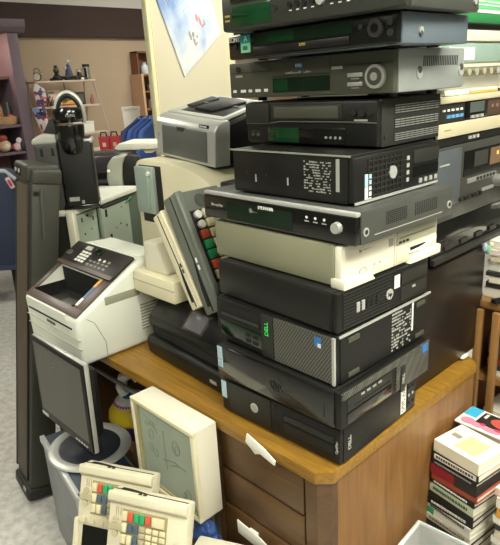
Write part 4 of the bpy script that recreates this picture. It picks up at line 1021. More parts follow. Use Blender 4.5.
for k, (z0, z1, c_, lab) in enumerate(((1.6945, 1.720, '#2f7d46', 'dark green flat case on the thin black slab at the top right'), (1.727, 1.757, '#6fbf87', 'light green flat case above the dark green one'))):
    tt = thing('game_case', lab, 'case', (-.73, (b0 + b1) / 2, z0), 90)
    MB().box(-.21, .21, 0, .24, 0, z1 - z0, .003).build('cover', colmat(c_, .35), tt)
    MB().box(-.205, .205, -.001, .23, z1 - z0 - .0005, z1 - z0 + .0065).build('paper_edge', white, tt)
    if k: MB().box(-.2, .2, -.0012, .0, .01, .012).box(-.2, .2, -.0012, .0, .018, .020).build('stripe', white_print, tt)
# small toy hanging at the cabinet's corner
fg = thing('figurine', 'tiny green and white figurine perched at the corner of the slim stereo deck', 'figurine', (-.695, 1.60, 1.098), 0)
MB().ball((0, 0, -.014), (.009, .009, .014)).build('body', colmat('#5f9f78'), fg); MB().ball((.004, .010, .0), (.007, .007, .007)).build('head', colmat('#c9b99f'), fg); MB().ball((-.002, -.016, -.004), (.008, .008, .014)).build('tuft', colmat('#8f9aa8'), fg)

# ------------------------------------------------------------------ slatted rack with tapes at the right
rk = thing('shelf_rack', 'light wooden slatted rack behind the desk at the right edge', 'rack', (-.70, 1.60, 0), 0)
MB().box(-.03, .42, -.0, .34, .90, .925, .004).build('top_board', light_wood, rk)
MB().box(.0, .42, .335, .345, .05, .90).build('back_panel', red_wood, rk)
MB().box(-.022, -.012, .012, .335, .05, .90).build('side_panel', red_wood, rk)
MB().box(.0, .42, -.0, .33, .42, .44).build('shelf', light_wood, rk); MB().box(.0, .42, 0, .33, .66, .68).build('shelf', light_wood, rk); MB().box(.0, .42, 0, .33, .08, .10).build('shelf', light_wood, rk)
for x in (.0, .052, .40):
    for y in (-.012, .325): MB().box(x - .011, x + .011, y - .008, y + .010, 0, .90, .003).build('post', light_wood, rk)
cols = ['#d8d3c4', '#3a3633', '#c9c3ae', '#5d2f2a', '#e0dccd', '#2c2c2c', '#8b8375', '#d5cfbc', '#3c4250', '#cabfa5', '#7a3a2c', '#e3dfd2']
def flat_book(x0, x1, y0, y1, z, th, c_, lab, group, rot=0, name='book', cat='book', spine='y-'):
    t = thing(name, lab, cat, ((x0 + x1) / 2, (y0 + y1) / 2, z), rot, group)
    w, d = (x1 - x0) / 2, (y1 - y0) / 2
    m_ = colmat(c_, .45)
    cv = MB().box(-w, w, -d, d, 0, .0025).box(-w, w, -d, d, th - .0025, th).box(-w, w, -d, -d + .003, .001, th - .001).build('cover', m_, t)
    MB().box(-w + .003, w - .002, -d + .003, d - .003, .0025, th - .0025).build('pages', paper, t)
    return t, w, d, cv
for sh, z in enumerate((.681, .441)):
    zz = z
    for i in range(6):
        th = random.choice([.016, .02, .026, .03]); c_ = cols[(i * 5 + sh * 3) % 12]
        flat_book(-.68 + random.uniform(0, .01), -.50, 1.615, 1.74, zz, th, c_, '%s tape box lying %s in the rack, %s' % (dict(zip(cols, ['off-white', 'charcoal', 'pale grey', 'maroon', 'cream', 'black', 'taupe', 'ivory', 'slate blue', 'tan', 'rust', 'white']))[c_], ['lowest', 'second up', 'third up', 'fourth up', 'fifth up', 'topmost'][i], 'upper pile' if sh == 0 else 'lower pile'), 'tapes in the rack', name='tape_box', cat='tape box'); zz += th + .0004
zz = .9255
for i in range(8):
    th = [.03, .018, .022, .012, .03, .02, .016, .024][i]; c_ = ['#e0dccd', '#3a3633', '#d5cfbc', '#2c2c2c', '#e3dfd2', '#cabfa5', '#d8c9c4', '#e0dccd'][i]
    flat_book(-.712 + .006 * (i % 3), -.50, 1.632, 1.78, zz, th, c_, '%s book on the rack top, %s of the eight in the pile' % (['cream', 'charcoal', 'ivory', 'black', 'white', 'tan', 'pinkish', 'creamy white'][i], ['lowest', 'second up', 'third up', 'fourth up', 'fifth up', 'sixth up', 'seventh up', 'topmost'][i]), 'books on the rack top', rot=random.uniform(-6, 6)); zz += th + .0004
rm_ = thing('remote_control', 'black remote control lying on the rack top beside the books', 'remote', (-.655, 1.600, .9255), 62)
MB().box(-.015, .10, -.012, .012, 0, .014, .005).build('casing', black, rm_)
for i in range(3): MB().box(.01 + i * .025, .02 + i * .025, -.006, .006, .013, .016, .001).build('button', grey_print, rm_)
bk = thing('basket', 'reddish woven basket low at the right edge inside the rack', 'basket', (-.50, 1.78, .101), 0)
MB().lathe([(0, 0), (.09, 0), (.12, .15), (.115, .15), (.085, .01), (0, .01)], seg=24).build('bowl', colmat('#7a3b2e', .7, .4, bump=.8, bscale=80), bk)
MB().tube([(.117 * math.cos(R(a)), .117 * math.sin(R(a)), .15) for a in range(0, 360, 15)], .008, 8, closed=True).build('rim', colmat('#8e5240', .7), bk)

# ------------------------------------------------------------------ book piles on the floor right of the desk
cbx = thing('cardboard_box', 'brown carton on the floor carrying the book piles beside the desk', 'box', (-.50, 1.375, 0), 0)
MB().box(-.155, .215, -.16, .17, 0, .235).build('carton', cardboard, cbx)
spec = [('#ece6cf', .036, 'thick white paperback with yellow cover patch topping the front pile', None), ('#26251f', .026, 'black video case with white spine band just under the white paperback', '#e4e1d6'), ('#1d1c1a', .015, 'thin black case above the crimson book', '#8b8b86'),
        ('#8f1f2b', .030, 'crimson hardback with black half spine in the front pile', '#2a2523'), ('#a04a35', .018, 'brick red paperback under the crimson hardback', None), ('#171716', .017, 'black spine with white lettering below the brick red paperback', '#d8d8d0'),
        ('#c9d0b4', .028, 'pale green checked paperback in the middle of the front pile', '#4f6b57'), ('#201f1d', .020, 'plain black case under the pale green checked paperback', None), ('#1a1a19', .022, 'black case with long white title in the lower front pile', '#cfcfc6'),
        ('#d2cfc0', .014, 'off-white thin book under the long-titled black case', '#3c3b37'), ('#e3e2d6', .022, 'white book with green corner tag low in the front pile', '#2f9a72'), ('#c8c3b0', .02, 'stone-coloured book second from the bottom of the front pile', '#6f6a5c'),
        ('#2b2a27', .024, 'dark book near the bottom of the front pile', None), ('#ded9c8', .03, 'cream book just over the lowest dark pair of the front pile', None), ('#3a2f29', .024, 'brown book second lowest of the front pile', None), ('#8d8a80', .03, 'grey book at the very bottom of the front pile', None)]
zt = .622
for i, (c_, th, lab, tx_) in enumerate(spec):
    z = zt - th
    if z < .2355: break
    dx = random.uniform(-.003, .003) - .0009 * i + .004
    t, w, d, cv = flat_book(-.6585 + dx, -.5155 + dx, 1.262, 1.378, z, th - .0004, c_, lab, 'books in the front pile', rot=-9 + random.uniform(-2.5, 2.5))
    if i == 0:
        MB().box(-.02, .045, -.04, .03, th - .0005, th + .0004).build('cover_print', colmat('#ebdf95', .5), t, 'yellow cover patch')
        MB().box(-.058, -.03, -.005, .012, th - .0005, th + .0003).build('title', colmat('#8f8a78'), t)
    if tx_ and i != 3 and i != 10:
        if i == 1: MB().box(-w + .006, w - .006, -d - .001, -d + .001, th * .2, th * .8).build('spine_band', colmat(tx_), t)
        mb = MB(); x = -w + .012
        while x < w - .02:
            L = random.uniform(.003, .009); mb.box(x, x + L, -d - .0014, -d, th * .36, th * .68); x += L + .002
        mb.build('title', colmat(tx_) if i != 1 else colmat('#55534b'), t)
    if i == 3: MB().box(.005, w + .0005, -d - .0008, d + .0005, -.0002, th - .0002).build('dark_band', colmat('#2a2523'), t)
    if i == 10: MB().box(-w - .0005, -w + .022, -d - .001, d - .05, .001, th - .001).build('corner_tag', colmat(tx_), t)
    zt = z
# second pile with the magazine on it
zt = .628
spec2 = [('#e9e7e0', .006, 'magazine', ''), ('#d9cfc6', .02, 'book', 'pinkish white book directly under the pictured magazine'), ('#ded6a0', .022, 'book', 'yellowish book second under the pictured magazine'), ('#efe9de', .02, 'book', 'ivory book third under the pictured magazine'), ('#dbd9d0', .024, 'book', 'pale grey book fourth under the pictured magazine'),
         ('#37342f', .02, 'book', 'dark book fifth under the pictured magazine'), ('#e5dfcd', .03, 'book', 'cream book sixth under the pictured magazine'), ('#c7bca5', .03, 'book', 'tan book seventh under the pictured magazine'), ('#ece6da', .03, 'book', 'white book eighth under the pictured magazine'), ('#8f877a', .03, 'book', 'taupe book ninth under the pictured magazine'), ('#ddd8ca', .03, 'book', 'bone white book tenth under the pictured magazine'), ('#4a4137', .03, 'book', 'brown book eleventh under the pictured magazine'), ('#cfcabb', .03, 'book', 'stone book twelfth under the pictured magazine'), ('#b8b2a2', .03, 'book', 'grey-beige book thirteenth under the pictured magazine'), ('#e0dac9', .03, 'book', 'pale book fourteenth under the pictured magazine')]
for i, (c_, th, kind, lab) in enumerate(spec2):
    z = zt - th
    if z < .2355: break
    if kind == 'magazine':
        t = thing('magazine', 'glossy magazine with cyan corner and reddish photo topping the rear pile', 'magazine', (-.545, 1.445, z), -3)
        MB().box(-.115, .115, -.060, .042, 0, th - .0003, .001).build('pages', colmat(c_, .35), t)
        MB().box(-.113, -.076, -.010, .040, th - .0006, th + .0004).build('cyan_panel', colmat('#39a9cf', .35), t)
        MB().box(-.068, .07, -.030, .034, th - .0006, th + .0003).build('photo_black', colmat('#2b2522', .35), t)
        MB().box(-.060, -.052, .005, .028, th, th + .0008).build('caption_panel', white, t)
        MB().ball((.005, .006, th), (.045, .026, .0012)).build('photo_print', colmat('#b8544a', .35), t)
        MB().ball((-.085, -.036, th), (.022, .018, .0012)).ball((-.055, -.040, th), (.022, .013, .0013)).ball((-.015, -.042, th), (.03, .012, .0012)).build('rose_print', colmat('#c98396', .35), t)
        MB().ball((-.045, -.030, th), (.010, .008, .0018)).ball((.0, -.032, th), (.012, .008, .0018)).build('crimson_print', colmat('#b23a62', .35), t)
    else:
        dx = random.uniform(-.006, .006)
        flat_book(-.645 + dx, -.468 + dx, 1.392, 1.486, z, th - .0004, c_, lab, 'books in the rear pile', rot=-7 + random.uniform(-2, 2))
    zt = z
zt = .555
for i in range(12):
    c_, nm, th = [('#e6c7bb', 'salmon', .024), ('#ded9cc', 'bone', .03), ('#dd9d35', 'orange', .03), ('#e9e4d6', 'ivory', .022), ('#3a3731', 'black', .016), ('#d9d1bd', 'sand', .03), ('#e8e5dc', 'white', .02), ('#c9c5b8', 'pale grey', .02), ('#cfae7b', 'tan', .03), ('#ece8dd', 'cream', .03), ('#6b6457', 'olive', .03), ('#d8d4c7', 'stone', .03)][i]
    z = zt - th
    if z < .2355: break
    flat_book(-.478 + .004 * (i % 3), -.335, 1.265, 1.375, z, th - .0004, c_, '%s book in the right-hand floor pile, %s' % (nm, ['topmost', 'second down', 'third down', 'fourth down', 'fifth down', 'sixth down', 'seventh down', 'eighth down', 'ninth down', 'tenth down', 'eleventh down', 'lowest'][i]), 'books in the right-hand pile', rot=-8 + random.uniform(-3, 3)); zt = z
# clear plastic bin
pb = thing('storage_bin', 'empty clear plastic storage bin on the floor between desk and book pile', 'bin', (-.555, 1.08, 0), 4)
clear = mat('clear_plastic', '#e6ecea', .12, trans=.0, alpha=.38)
mb = MB()
W2, D2, H2, th = .085, .115, .405, .004
mb.box(-W2, W2, -D2, -D2 + th, .0, H2).box(-W2, W2, D2 - th, D2, .0, H2).box(-W2, -W2 + th, -D2 + th, D2 - th, 0, H2).box(W2 - th, W2, -D2 + th, D2 - th, 0, H2).box(-W2 + th, W2 - th, -D2 + th, D2 - th, 0, th)
mb.build('tub', clear, pb)
MB().tube([(-W2, -D2, H2), (W2, -D2, H2), (W2, D2, H2), (-W2, D2, H2)], .007, 8, closed=True).build('rim', mat('frosted_plastic', '#d9e0de', .2, alpha=.75), pb)

# ------------------------------------------------------------------ things behind on the left table
ct = thing('cardboard_box', 'brown carton on the black table under the dark rounded printer', 'box', (*rm(-.68, 2.98), DZ), 47)
MB().box(-.27, .33, -.16, .17, 0, .315).build('carton', cardboard, ct)
dp = thing('multifunction_printer', 'dark plum printer with a rounded silver end behind the coffee maker', 'printer', (*rm(-.69, 2.98), DZ + .3155), 47)
MB().prism([(-.27, 0), (-.27, .16), (-.22, .20), (.0, .215), (.12, .21), (.12, 0)], 'y', -.15, .15, .012).build('housing', mat('plum_plastic', '#241e25', .3, wear=.15), dp)
MB().box(-.26, .05, -.156, -.149, .05, .13, .003).build('front_slot', black_gloss, dp)
MB().prism([(.03, .03), (.02, .10), (.03, .17), (.06, .205), (.105, .215), (.125, .208), (.105, .17), (.095, .10), (.10, .02), (.08, .0), (.05, .005)], 'y', -.178, -.10, .014, seg=3).build('end_shell', colmat('#a2a497', .35, metal=.3), dp, 'rounded silver end shell')
MB().prism([(.096, .01), (.098, .17), (.12, .205), (.18, .20), (.19, .01)], 'y', -.165, -.08, .008).build('end_cap', black, dp)
MB().ball((.035, -.178, .14), (.008, .004, .008)).build('badge', white, dp)
wp = thing('flatbed_scanner', 'white flatbed scanner lid lying on the dark plum printer', 'scanner', (*rm(-.525, 3.10), DZ + .3155 + .2155), 40)
MB().prism([(-.12, .012), (-.10, .0), (.11, .0), (.12, .012), (.11, .03), (-.09, .036)], 'y', -.12, .12, .005).build('lid', colmat('#dedccb', .4), wp)
MB().prism([(.02, -.0), (.10, .0), (.07, -.02), (.04, -.02)], 'y', -.10, .10).build('foot', colmat('#c9c6b2'), wp)

# ------------------------------------------------------------------ far background: mauve display cabinet
dc = thing('display_cabinet', 'mauve wooden display cabinet with open lit shelves at the left edge', 'cabinet', (0, 0, 0))
A0, A1 = -6.185, -5.70
MB().box(A0, A0 + .03, 1.0, 2.49, .05, 2.15).build('back_panel', mauve_in, dc)
MB().box(A0 + .03, A1, 2.395, 2.50, .0, 2.15, .006).build('stile', mauve, dc); MB().box(A0 + .03, A1, 1.0, 1.1, 0, 2.15, .006).build('stile', mauve, dc)
MB().prism([(A0 + .0, 2.15), (A1 + .01, 2.15), (A1 + .05, 2.20), (A1 + .06, 2.265), (A0, 2.265)], 'y', .95, 2.565, .006).build('cornice', mauve, dc)
for z in (1.745, 1.30, 1.045, .5): MB().box(A0 + .03, A1 - .01 if z < 1.7 else A1 - .12, 1.1, 2.395, z, z + .025).build('shelf', mauve if z < 1.7 else mauve_in, dc)
MB().box(A0 + .03, A1, 1.1, 2.395, .05, .12).build('plinth', mauve, dc)
pl_ = MB().cyl((-5.95, 2.0, 2.135), (-5.95, 2.0, 2.149), .05).build('spot_lamp', mat('warm_lamp', '#ffdcc0', .5, emit='#ffb58a', power=12), dc)
la = bpy.data.lights.new('cabinet_lamp', 'POINT'); la.energy = 14; la.color = (1, .72, .55); la.shadow_soft_size = .05
lo = bpy.data.objects.new('cabinet_lamp', la); COL.objects.link(lo); lo.location = (-5.92, 2.0, 2.08)

def on(a, b, z): return (a, b, z)
ba = thing('wicker_basket', 'tan wicker basket with a tall handle on the mauve cabinet shelf', 'basket', (-5.80, 2.30, 1.326), 40)
wk = colmat('#b08a62', .8, .4, bump=1., bscale=120)
MB().prism([(-.08, .0), (.08, .0), (.10, .075), (-.10, .075)], 'y', -.055, .055, .01).build('bowl', wk, ba)
MB().tube([(-.06, 0, .07), (-.062, 0, .16), (-.055, 0, .20), (-.045, 0, .16), (-.04, 0, .07)], .010, 8).build('handle', wk, ba)
MB().ball((.05, -.02, .078), (.03, .025, .02)).build('lining', colmat('#b0453c'), ba)
bo = MB().lathe([(0, 0), (.022, 0), (.024, .10), (.020, .13), (.014, .2), (.012, .21), (0, .21)], seg=16).build('bottle', colmat('#46584c', .3))
bo.location = (-5.86, 2.35, 1.326); solo(bo, 'slim dark green bottle behind the wicker basket', 'bottle')
d1 = thing('ornament', 'red and cream rag figure sitting on the lower mauve shelf', 'ornament', (-5.78, 2.22, 1.071), 30)
MB().ball((0, 0, .06), (.07, .05, .06)).build('body', colmat('#b99b82', .8, .4), d1); MB().ball((-.02, 0, .13), (.06, .05, .04)).build('hat', colmat('#8a3a2e', .8, .3), d1); MB().ball((.05, -.03, .05), (.03, .03, .035)).build('arm', colmat('#c9b9a2', .8), d1)
d2 = thing('ornament', 'white and pink rag figure at the end of the lower mauve shelf', 'ornament', (-5.76, 2.345, 1.071), 30)
MB().ball((0, 0, .04), (.05, .04, .042)).build('body', colmat('#d9b9b9', .8, .3), d2); MB().ball((.02, 0, .095), (.03, .028, .035)).build('head', colmat('#d8ccc8', .8), d2); MB().ball((-.035, -.02, .04), (.025, .025, .03)).build('bow', colmat('#b0566a', .8), d2); MB().ball((.055, -.0, .05), (.02, .025, .05)).build('backing', colmat('#2b2426'), d2)

# patchwork stocking hanging from the ladder shelf end
ps = thing('stocking', 'patchwork fabric stocking hanging at the left end of the ladder shelf', 'stocking', (-5.66, 2.60, 1.27), 47)
def patch():
    m = bpy.data.materials.new('patchwork'); m.use_nodes = True; nt = m.node_tree; b = nt.nodes['Principled BSDF']; b.inputs['Roughness'].default_value = .9
    tc = nt.nodes.new('ShaderNodeTexCoord'); v = nt.nodes.new('ShaderNodeTexVoronoi'); v.inputs['Scale'].default_value = 24; v.distance = 'MANHATTAN'
    cr = nt.nodes.new('ShaderNodeValToRGB'); cr.color_ramp.interpolation = 'CONSTANT'; e = cr.color_ramp.elements
    e[0].position = 0; e[0].color = lin('#c9b9bb'); e[1].position = .3; e[1].color = lin('#8f3b44')
    for p_, c_ in ((.45, '#4a4f78'), (.6, '#cfc9c4'), (.78, '#2f2a33'), (.88, '#c0697a')):
        k = e.new(p_); k.color = lin(c_)
    sp_ = nt.nodes.new('ShaderNodeSeparateColor'); nt.links.new(tc.outputs['Object'], v.inputs['Vector']); nt.links.new(v.outputs['Color'], sp_.inputs[0]); nt.links.new(sp_.outputs[0], cr.inputs['Fac']); nt.links.new(cr.outputs['Color'], b.inputs['Base Color'])
    return m
pwm = patch()
MB().prism([(-.04, .22), (-.05, .36), (-.025, .43), (.01, .40), (.06, .36), (.065, .24), (.03, .20)], 'y', -.03, .03, .02, seg=3).build('upper_pouch', pwm, ps)
MB().prism([(-.08, .12), (-.05, .205), (.03, .215), (.05, .05), (.05, -.06), (-.03, -.05)], 'y', -.035, .035, .02, seg=3).build('lower_pouch', pwm, ps)
MB().box(-.085, -.01, -.038, .038, .15, .20, .01).build('cuff', colmat('#7c86b4', .8), ps)
MB().tube([(-.025, 0, .42), (-.02, 0, .46), (.0, .0, .44)], .005, 6).build('loop', colmat('#8a3a44'), ps)

# ladder shelf
ls = thing('ladder_shelf', 'pale leaning ladder shelf full of trinkets against the beige wall', 'shelf', (0, 0, 0))
SH = [(1.715, 2.65, 3.33), (1.462, 2.655, 3.365), (1.17, 2.64, 3.43)]
shm = colmat('#cdb9a6', .5)
for z, y0, y1 in SH: MB().box(-6.05, -5.83, y0, y1, z - .018, z, .003).build('plank', shm, ls)
for s_, y0, y1 in ((0, 2.66, 2.62), (1, 3.30, 3.62)):
    MB().tube([(-5.86, y0, 1.76), (-5.70, y1, 0)], .010, 6).build('upright', colmat('#b9a697', .5), ls)
    MB().tube([(-6.03, y0, 1.76), (-6.12, y0, 0)], .010, 6).build('upright', colmat('#b9a697', .5), ls)
MB().tube([(-5.95, 3.02, 1.70), (-5.95, 3.02, 1.46)], .006, 6).build('upright', colmat('#6a6260'), ls)
z = 1.7155
ck_ = thing('alarm_clock', 'small white round clock at the left of the ladder shelf top', 'clock', (-5.90, 2.72, z), 42)
MB().cyl((0, -.012, .045), (0, .012, .045), .040, seg=24).build('case', colmat('#3a332f'), ck_); MB().cyl((0, -.014, .045), (0, -.011, .045), .034, seg=24).build('face', white, ck_); MB().tube([(-.035, 0, .07), (-.02, 0, .12), (.02, 0, .125), (.04, 0, .08)], .004, 6).build('handle', colmat('#5a4a3c'), ck_)
MB_ = MB().lathe([(0, 0), (.03, 0), (.032, .05), (.018, .07), (.03, .09), (.026, .13), (.014, .15), (0, .15)], seg=16)
g1 = thing('ornament', 'dark statuette with a pale face on the ladder shelf top', 'ornament', (-5.92, 2.94, z), 0)
MB_.build('body', colmat('#26221f', .4), g1); MB().ball((0, -.012, .12), (.02, .018, .018)).build('face', colmat('#b9a897'), g1); MB().box(-.10, .05, -.04, .04, 0, .03, .01).build('plinth', colmat('#1e1b19'), g1)
g2 = thing('ornament', 'blue and white winged figurine in the middle of the ladder shelf top', 'ornament', (-5.92, 3.08, z), 45)
MB().lathe([(0, 0), (.05, 0), (.04, .06), (.025, .12), (.02, .15), (0, .17)], seg=16).build('body', colmat('#3b4263', .5, .5), g2); MB().ball((-.02, 0, .12), (.03, .025, .025)).build('wing', colmat('#cfd0d6'), g2); MB().tube([(.01, 0, .15), (.035, 0, .20), (.06, 0, .22)], .006, 6).build('wing', colmat('#cfd0d6'), g2)
MB().ball((0, 0, .19), .018).build('head', colmat('#d6cfc6'), g2)
g3 = thing('toy_car', 'long black toy vehicle lying on the ladder shelf top', 'toy', (-5.88, 3.03, z), 90)
MB().box(-.15, .14, -.03, .03, .012, .045, .012).build('body', black, g3)
for x in (-.10, .0, .10): MB().cyl((x, -.034, .016), (x, .034, .016), .016, seg=14).build('wheel', colmat('#2c2a2a'), g3)
g4 = thing('shoe', 'dark curved shoe ornament right of the winged figurine', 'ornament', (-5.90, 3.215, z), 95)
MB().prism([(-.05, .0), (-.045, .085), (-.02, .08), (.0, .04), (.06, .02), (.065, .0)], 'y', -.02, .02, .008).build('body', colmat('#2b211d', .4), g4); MB().ball((-.01, -.022, .012), (.022, .006, .012)).build('trim', white, g4)
tu = thing('tumbler', 'silver travel tumbler with black lid at the shelf end', 'tumbler', (-5.92, 3.285, z), 0)
MB().lathe([(0, 0), (.034, 0), (.038, .13), (0, .13)], seg=24).build('cup', chrome, tu); MB().lathe([(.036, .13), (.04, .13), (.038, .155), (0, .158)], seg=24).build('lid', black, tu); MB().box(-.012, .012, -.0395, -.034, .02, .12, .002, m=Matrix.Rotation(R(45), 4, 'Z')).build('stripe', black, tu)
tu2 = thing('tumbler', 'white cup standing just left of the silver tumbler', 'tumbler', (-5.90, 3.225 + .0, z), 0); tu2.location = (-5.985, 3.235, z)
MB().lathe([(0, 0), (.028, 0), (.033, .10), (0, .10)], seg=20).build('cup', white, tu2); MB().lathe([(.02, .1), (.034, .1), (.034, .11), (0, .112)], seg=20).build('lid', silver, tu2)
z = 1.4625
cd = thing('greeting_card', 'pale pink card propped on the second ladder shelf', 'card', (-5.94, 2.90, z), 90)
MB().box(-.07, .07, .0, .004, .0, .165, m=Matrix.Rotation(R(-10), 4, 'X')).build('front', colmat('#dcc3ba', .6), cd); MB().box(-.06, .0, -.0015, .0, .13, .145, m=Matrix.Rotation(R(-10), 4, 'X')).build('print', colmat('#8a6a66'), cd); MB().box(-.07, .07, .05, .054, 0, .15, m=Matrix.Rotation(R(8), 4, 'X')).build('back', colmat('#d6c0b6', .6), cd)
tw_ = thing('twig_bundle', 'bundle of brown twigs on the second ladder shelf', 'ornament', (-5.90, 2.80, z), 90)
mb = MB()
for i in range(12): a = random.uniform(-.7, .7); mb.tube([(random.uniform(-.06, .06), random.uniform(-.02, .02), .006), (math.sin(a) * .08 + random.uniform(-.04, .04), random.uniform(-.02, .02), random.uniform(.05, .11))], .004, 5)
mb.build('twigs', colmat('#4a352c', .8), tw_)
tr_ = thing('toy_car', 'yellow and red toy on the second ladder shelf inside the handle loop', 'toy', (-5.90, 3.03, z), 80)
MB().prism([(-.10, .0), (-.10, .02), (-.05, .03), (.0, .055), (.07, .05), (.10, .02), (.10, 0)], 'y', -.03, .03, .008).build('body', colmat('#d3a23a'), tr_); MB().box(-.09, .08, -.032, .032, .004, .018, .004).build('stripe', colmat('#a8412f'), tr_)
pf = thing('picture_frame', 'dark picture frame standing behind the yellow toy', 'picture frame', (-5.98, 3.17, z), 90)
MB().box(-.09, .09, 0, .015, 0, .13, .004).build('frame', colmat('#3b3634'), pf); MB().box(-.075, .075, -.002, .002, .015, .115).build('picture', colmat('#6c6a66', .3), pf)
pb_ = MB().lathe([(0, 0), (.022, 0), (.026, .05), (.012, .075), (.01, .1), (0, .1)], seg=16).build('bottle', colmat('#a86f63', .3)); pb_.location = (-5.90, 3.30, z); solo(pb_, 'small pinkish bottle at the right end of the second ladder shelf', 'bottle')
z = 1.1705
wbx = thing('storage_box', 'white box on the lowest visible ladder shelf right of the coffee maker', 'box', (-5.92, 3.12, z), 90)
MB().box(-.10, .14, -.06, .06, 0, .10, .006).build('tub', white, wbx); MB().box(-.105, .145, -.065, .065, .10, .115, .004).build('lid', white, wbx)

# counter with red bags and bucket
cn = thing('counter', 'low white counter near the beige wall under the red bags', 'counter', (*rm(-.86, 4.55), 0), 47)
MB().box(-.45, .35, -.22, .30, 1.12, 1.15, .004).build('top', colmat('#b9aba0'), cn); MB().box(-.43, .33, -.20, .28, 0, 1.12).build('base', colmat('#8d7d73'), cn)
rc = ['far left', 'second from the left', 'third from the left', 'furthest right']
for i in range(4):
    g_ = thing('gift_bag', 'small red bag with black handles, %s in the row on the counter' % rc[i], 'bag', (*rm(-1.04 + i * .077, 4.47), 1.1505), 47 + (i - 1.5) * 6, 'red bags on the counter')
    MB().prism([(-.038, 0), (.038, 0), (.042, .11), (-.042, .11)], 'y', -.03, .03, .003).build('pouch', colmat(['#a82d37', '#b8323a', '#9a2933', '#b03036'][i], .5), g_)
    MB().tube([(-.025, -.02, .11), (-.02, -.02, .14), (.02, -.02, .14), (.025, -.02, .11)], .006, 6).build('handle', black, g_)
    MB().box(-.012, .014, -.0325, -.029, .035, .065).build('tag', colmat('#c9b89a'), g_)
wb = thing('bucket', 'white plastic bucket with an orange label behind the red bags', 'bucket', (*rm(-.852, 4.64), 1.1505), 47)
MB().lathe([(0, 0), (.055, 0), (.068, .29), (.0, .29)], seg=24).build('tub', white, wb); MB().lathe([(.07, .285), (.073, .29), (.072, .31), (0, .312)], seg=24).build('lid', white, wb)
MB().cyl((.01, -.058, .09), (.01, -.064, .09), .026, seg=16).build('label', colmat('#d39a4a'), wb)

# blue jackets on a rail
JA, JB = rm(-.66, 4.0)
cr_ = thing('clothes_rack', 'dark clothes rail carrying the blue jackets beside the cream partition', 'clothes rack', (JA + .10, JB, 0), 0)
MB().cyl((-.16, 0, 1.400), (.20, 0, 1.400), .007).build('rail', charcoal, cr_)
MB().cyl((.20, 0, 0), (.20, 0, 1.400), .012).build('post', charcoal, cr_); MB().cyl((-.16, 0, 0), (-.16, 0, 1.400), .012).build('post', charcoal, cr_)
for i in range(4):
    j = thing('jacket', '%s blue jacket hanging on the dark rail' % ['leftmost dark', 'second bright', 'third mid', 'rightmost pale'][i], 'jacket', (JA + i * .066, JB, .805), 90, 'blue jackets on the rail')
    MB().prism([(-.19, .0), (.19, .0), (.20, .42), (.16, .53), (.06, .585), (.03, .61), (-.03, .61), (-.06, .585), (-.16, .53), (-.20, .42)], 'y', -.026, .026, .020, seg=3).build('torso', colmat(['#1f3168', '#31559f', '#28468a', '#3d63ad'][i], .7, .25), j)
    MB().tube([(-.05, -.024, .60), (.0, -.030, .57), (.05, -.024, .60)], .008, 6).build('collar', colmat('#8ea2c8', .7), j)
    MB().box(.17, .21, -.024, .024, .1, .43, .012).build('sleeve', colmat('#223560', .7), j)

# wooden bookcase at the wall
bc = thing('bookcase', 'two-tier wooden bookcase against the beige wall beside the partition', 'bookcase', (0, 0, 0))
MB().box(-6.185, -5.95, 4.000, 4.030, 0, 1.755).build('side', colmat('#c9a283', .5), bc); MB().box(-6.185, -5.95, 4.720, 4.750, 0, 1.755).build('side', red_wood, bc)
MB().box(-6.185, -6.165, 4.030, 4.720, 0, 1.755).build('back_panel', red_wood, bc)
for z in (1.735, 1.545, 1.345, 1.155, .7, .1): MB().box(-6.165, -5.95, 4.030, 4.720, z, z + .02).build('shelf', light_wood, bc)
MB().box(-6.185, -6.165, 4.030, 4.720, 1.755, 2.01).box(-6.165, -6.05, 4.030, 4.050, 1.755, 2.01).box(-6.165, -6.05, 4.700, 4.720, 1.755, 2.01).box(-6.165, -6.05, 4.030, 4.720, 1.99, 2.01).build('hutch', red_wood, bc)
v1 = MB().lathe([(0, 0), (.04, 0), (.05, .04), (.045, .08), (.02, .11), (.025, .13), (0, .13)], seg=18).build('vase', colmat('#c9d2dc', .3)); v1.location = (-6.06, 4.13, 1.7555); solo(v1, 'pale round vase on the bookcase top at left', 'vase')
v2 = thing('jar', 'tall white jar with a blue band on the bookcase top', 'jar', (-6.07, 4.23, 1.7555), 0)
MB().lathe([(0, 0), (.04, 0), (.042, .14), (.03, .17), (0, .17)], seg=18).build('body', colmat('#8fa6c4', .35), v2); MB().lathe([(.0, .17), (.034, .17), (.034, .2), (0, .2)], seg=18).build('lid', colmat('#dfe4ea', .35), v2)
for i, (b_, z, w_, h_, c_, lab) in enumerate(((4.30, 1.5655, .05, .10, '#8f7a6c', 'brown box on the upper bookcase shelf'), (4.20, 1.5655, .03, .07, '#b9a79b', 'small beige box on the upper bookcase shelf'), (4.22, 1.3655, .07, .10, '#d8d4cf', 'white box on the middle bookcase shelf'), (4.26, 1.1755, .09, .05, '#4d4440', 'dark flat box on the lower bookcase shelf'))):
    t = thing('storage_box', lab, 'box', (-6.06, b_, z), 90)
    MB().box(-w_, w_, -.05, .05, 0, h_ * .8, .003).build('tub', colmat(c_), t); MB().box(-w_ - .003, w_ + .003, -.053, .053, h_ * .8, h_, .003).build('lid', colmat(c_), t)

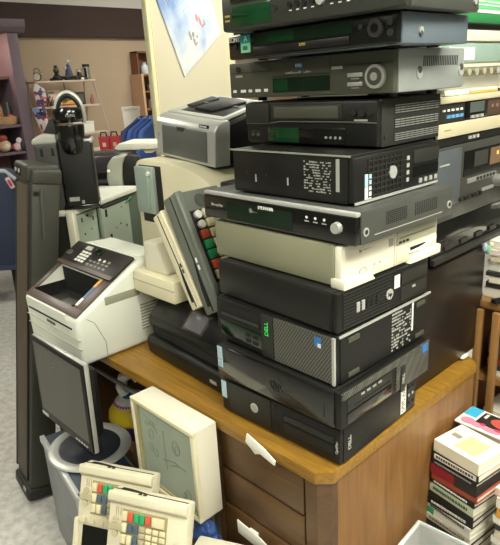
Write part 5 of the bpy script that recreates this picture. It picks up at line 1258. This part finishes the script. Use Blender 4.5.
# navy armchair at the left edge
ac = thing('armchair', 'navy blue upholstered armchair with pale piping at the left edge', 'chair', (*rm(-1.98, 4.42), .0), 47 + 4)
MB().prism([(-.42, .30), (-.42, 1.05), (-.36, 1.11), (.20, 1.06), (.27, .98), (.22, .30)], 'y', -.10, .10, .05, seg=4).build('backrest', navy, ac)
MB().box(-.42, .20, .08, .40, .30, .55, .05, seg=3).build('seat', navy, ac); MB().box(-.42, -.30, .08, .40, .5, .70, .04, seg=3).build('armrest', navy, ac); MB().box(.10, .21, .08, .40, .5, .70, .04, seg=3).build('armrest', navy, ac)
MB().tube([(-.40, -.08, 1.06), (-.35, -.085, 1.10), (.19, -.085, 1.055), (.25, -.08, .99)], .016, 8).build('piping', pale_piping, ac)
MB().box(-.42, .225, -.098, .10, .285, .40, .02).build('skirt', colmat('#33405e', .8), ac)
MB().box(-.018, .018, -.008, .008, -.045, .045, .006, m=Matrix.Translation((.215, -.104, .97)) @ Matrix.Rotation(R(-22), 4, 'Y')).build('patch', colmat('#c9a9ac', .7), ac); MB().box(-.010, .012, -.010, .0, -.025, .025, .003, m=Matrix.Translation((.215, -.104, .97)) @ Matrix.Rotation(R(-22), 4, 'Y')).build('patch_print', colmat('#a83240', .7), ac)
for x in (-.36, .10):
    for y in (-.04, .36): MB().cyl((x, y, 0), (x, y, .30), .02).build('leg', black, ac)

# ------------------------------------------------------------------ camera, world, view
F_PX = 574.277; PIT = R(18.1729); ROLL = R(-3.2209)
cd_ = bpy.data.cameras.new('camera'); cam = bpy.data.objects.new('camera', cd_); COL.objects.link(cam)
cd_.sensor_fit = 'HORIZONTAL'; cd_.sensor_width = 36; cd_.lens = 36 * F_PX / 500; cd_.clip_start = .02
cp, sp_ = math.cos(PIT), math.sin(PIT)
fw = Vector((0, cp, -sp_)); rt = Vector((1, 0, 0)); up = Vector((0, sp_, cp))
r2 = rt * math.cos(ROLL) + up * math.sin(ROLL); u2 = -rt * math.sin(ROLL) + up * math.cos(ROLL)
M = Matrix(((r2.x, u2.x, -fw.x, 0), (r2.y, u2.y, -fw.y, 0), (r2.z, u2.z, -fw.z, 0), (0, 0, 0, 1)))
cam.matrix_world = Matrix.Translation((0, 0, 1.57965)) @ Matrix.Rotation(R(47), 4, 'Z') @ M
S.camera = cam
wd = bpy.data.worlds.new('world'); S.world = wd; wd.use_nodes = True
wd.node_tree.nodes['Background'].inputs[0].default_value = (1, 1, .95, 1); wd.node_tree.nodes['Background'].inputs[1].default_value = .06
S.view_settings.view_transform = 'Standard'; S.view_settings.look = 'None'; S.view_settings.gamma = 1; S.view_settings.use_curve_mapping = False
S.view_settings.exposure = -0.5
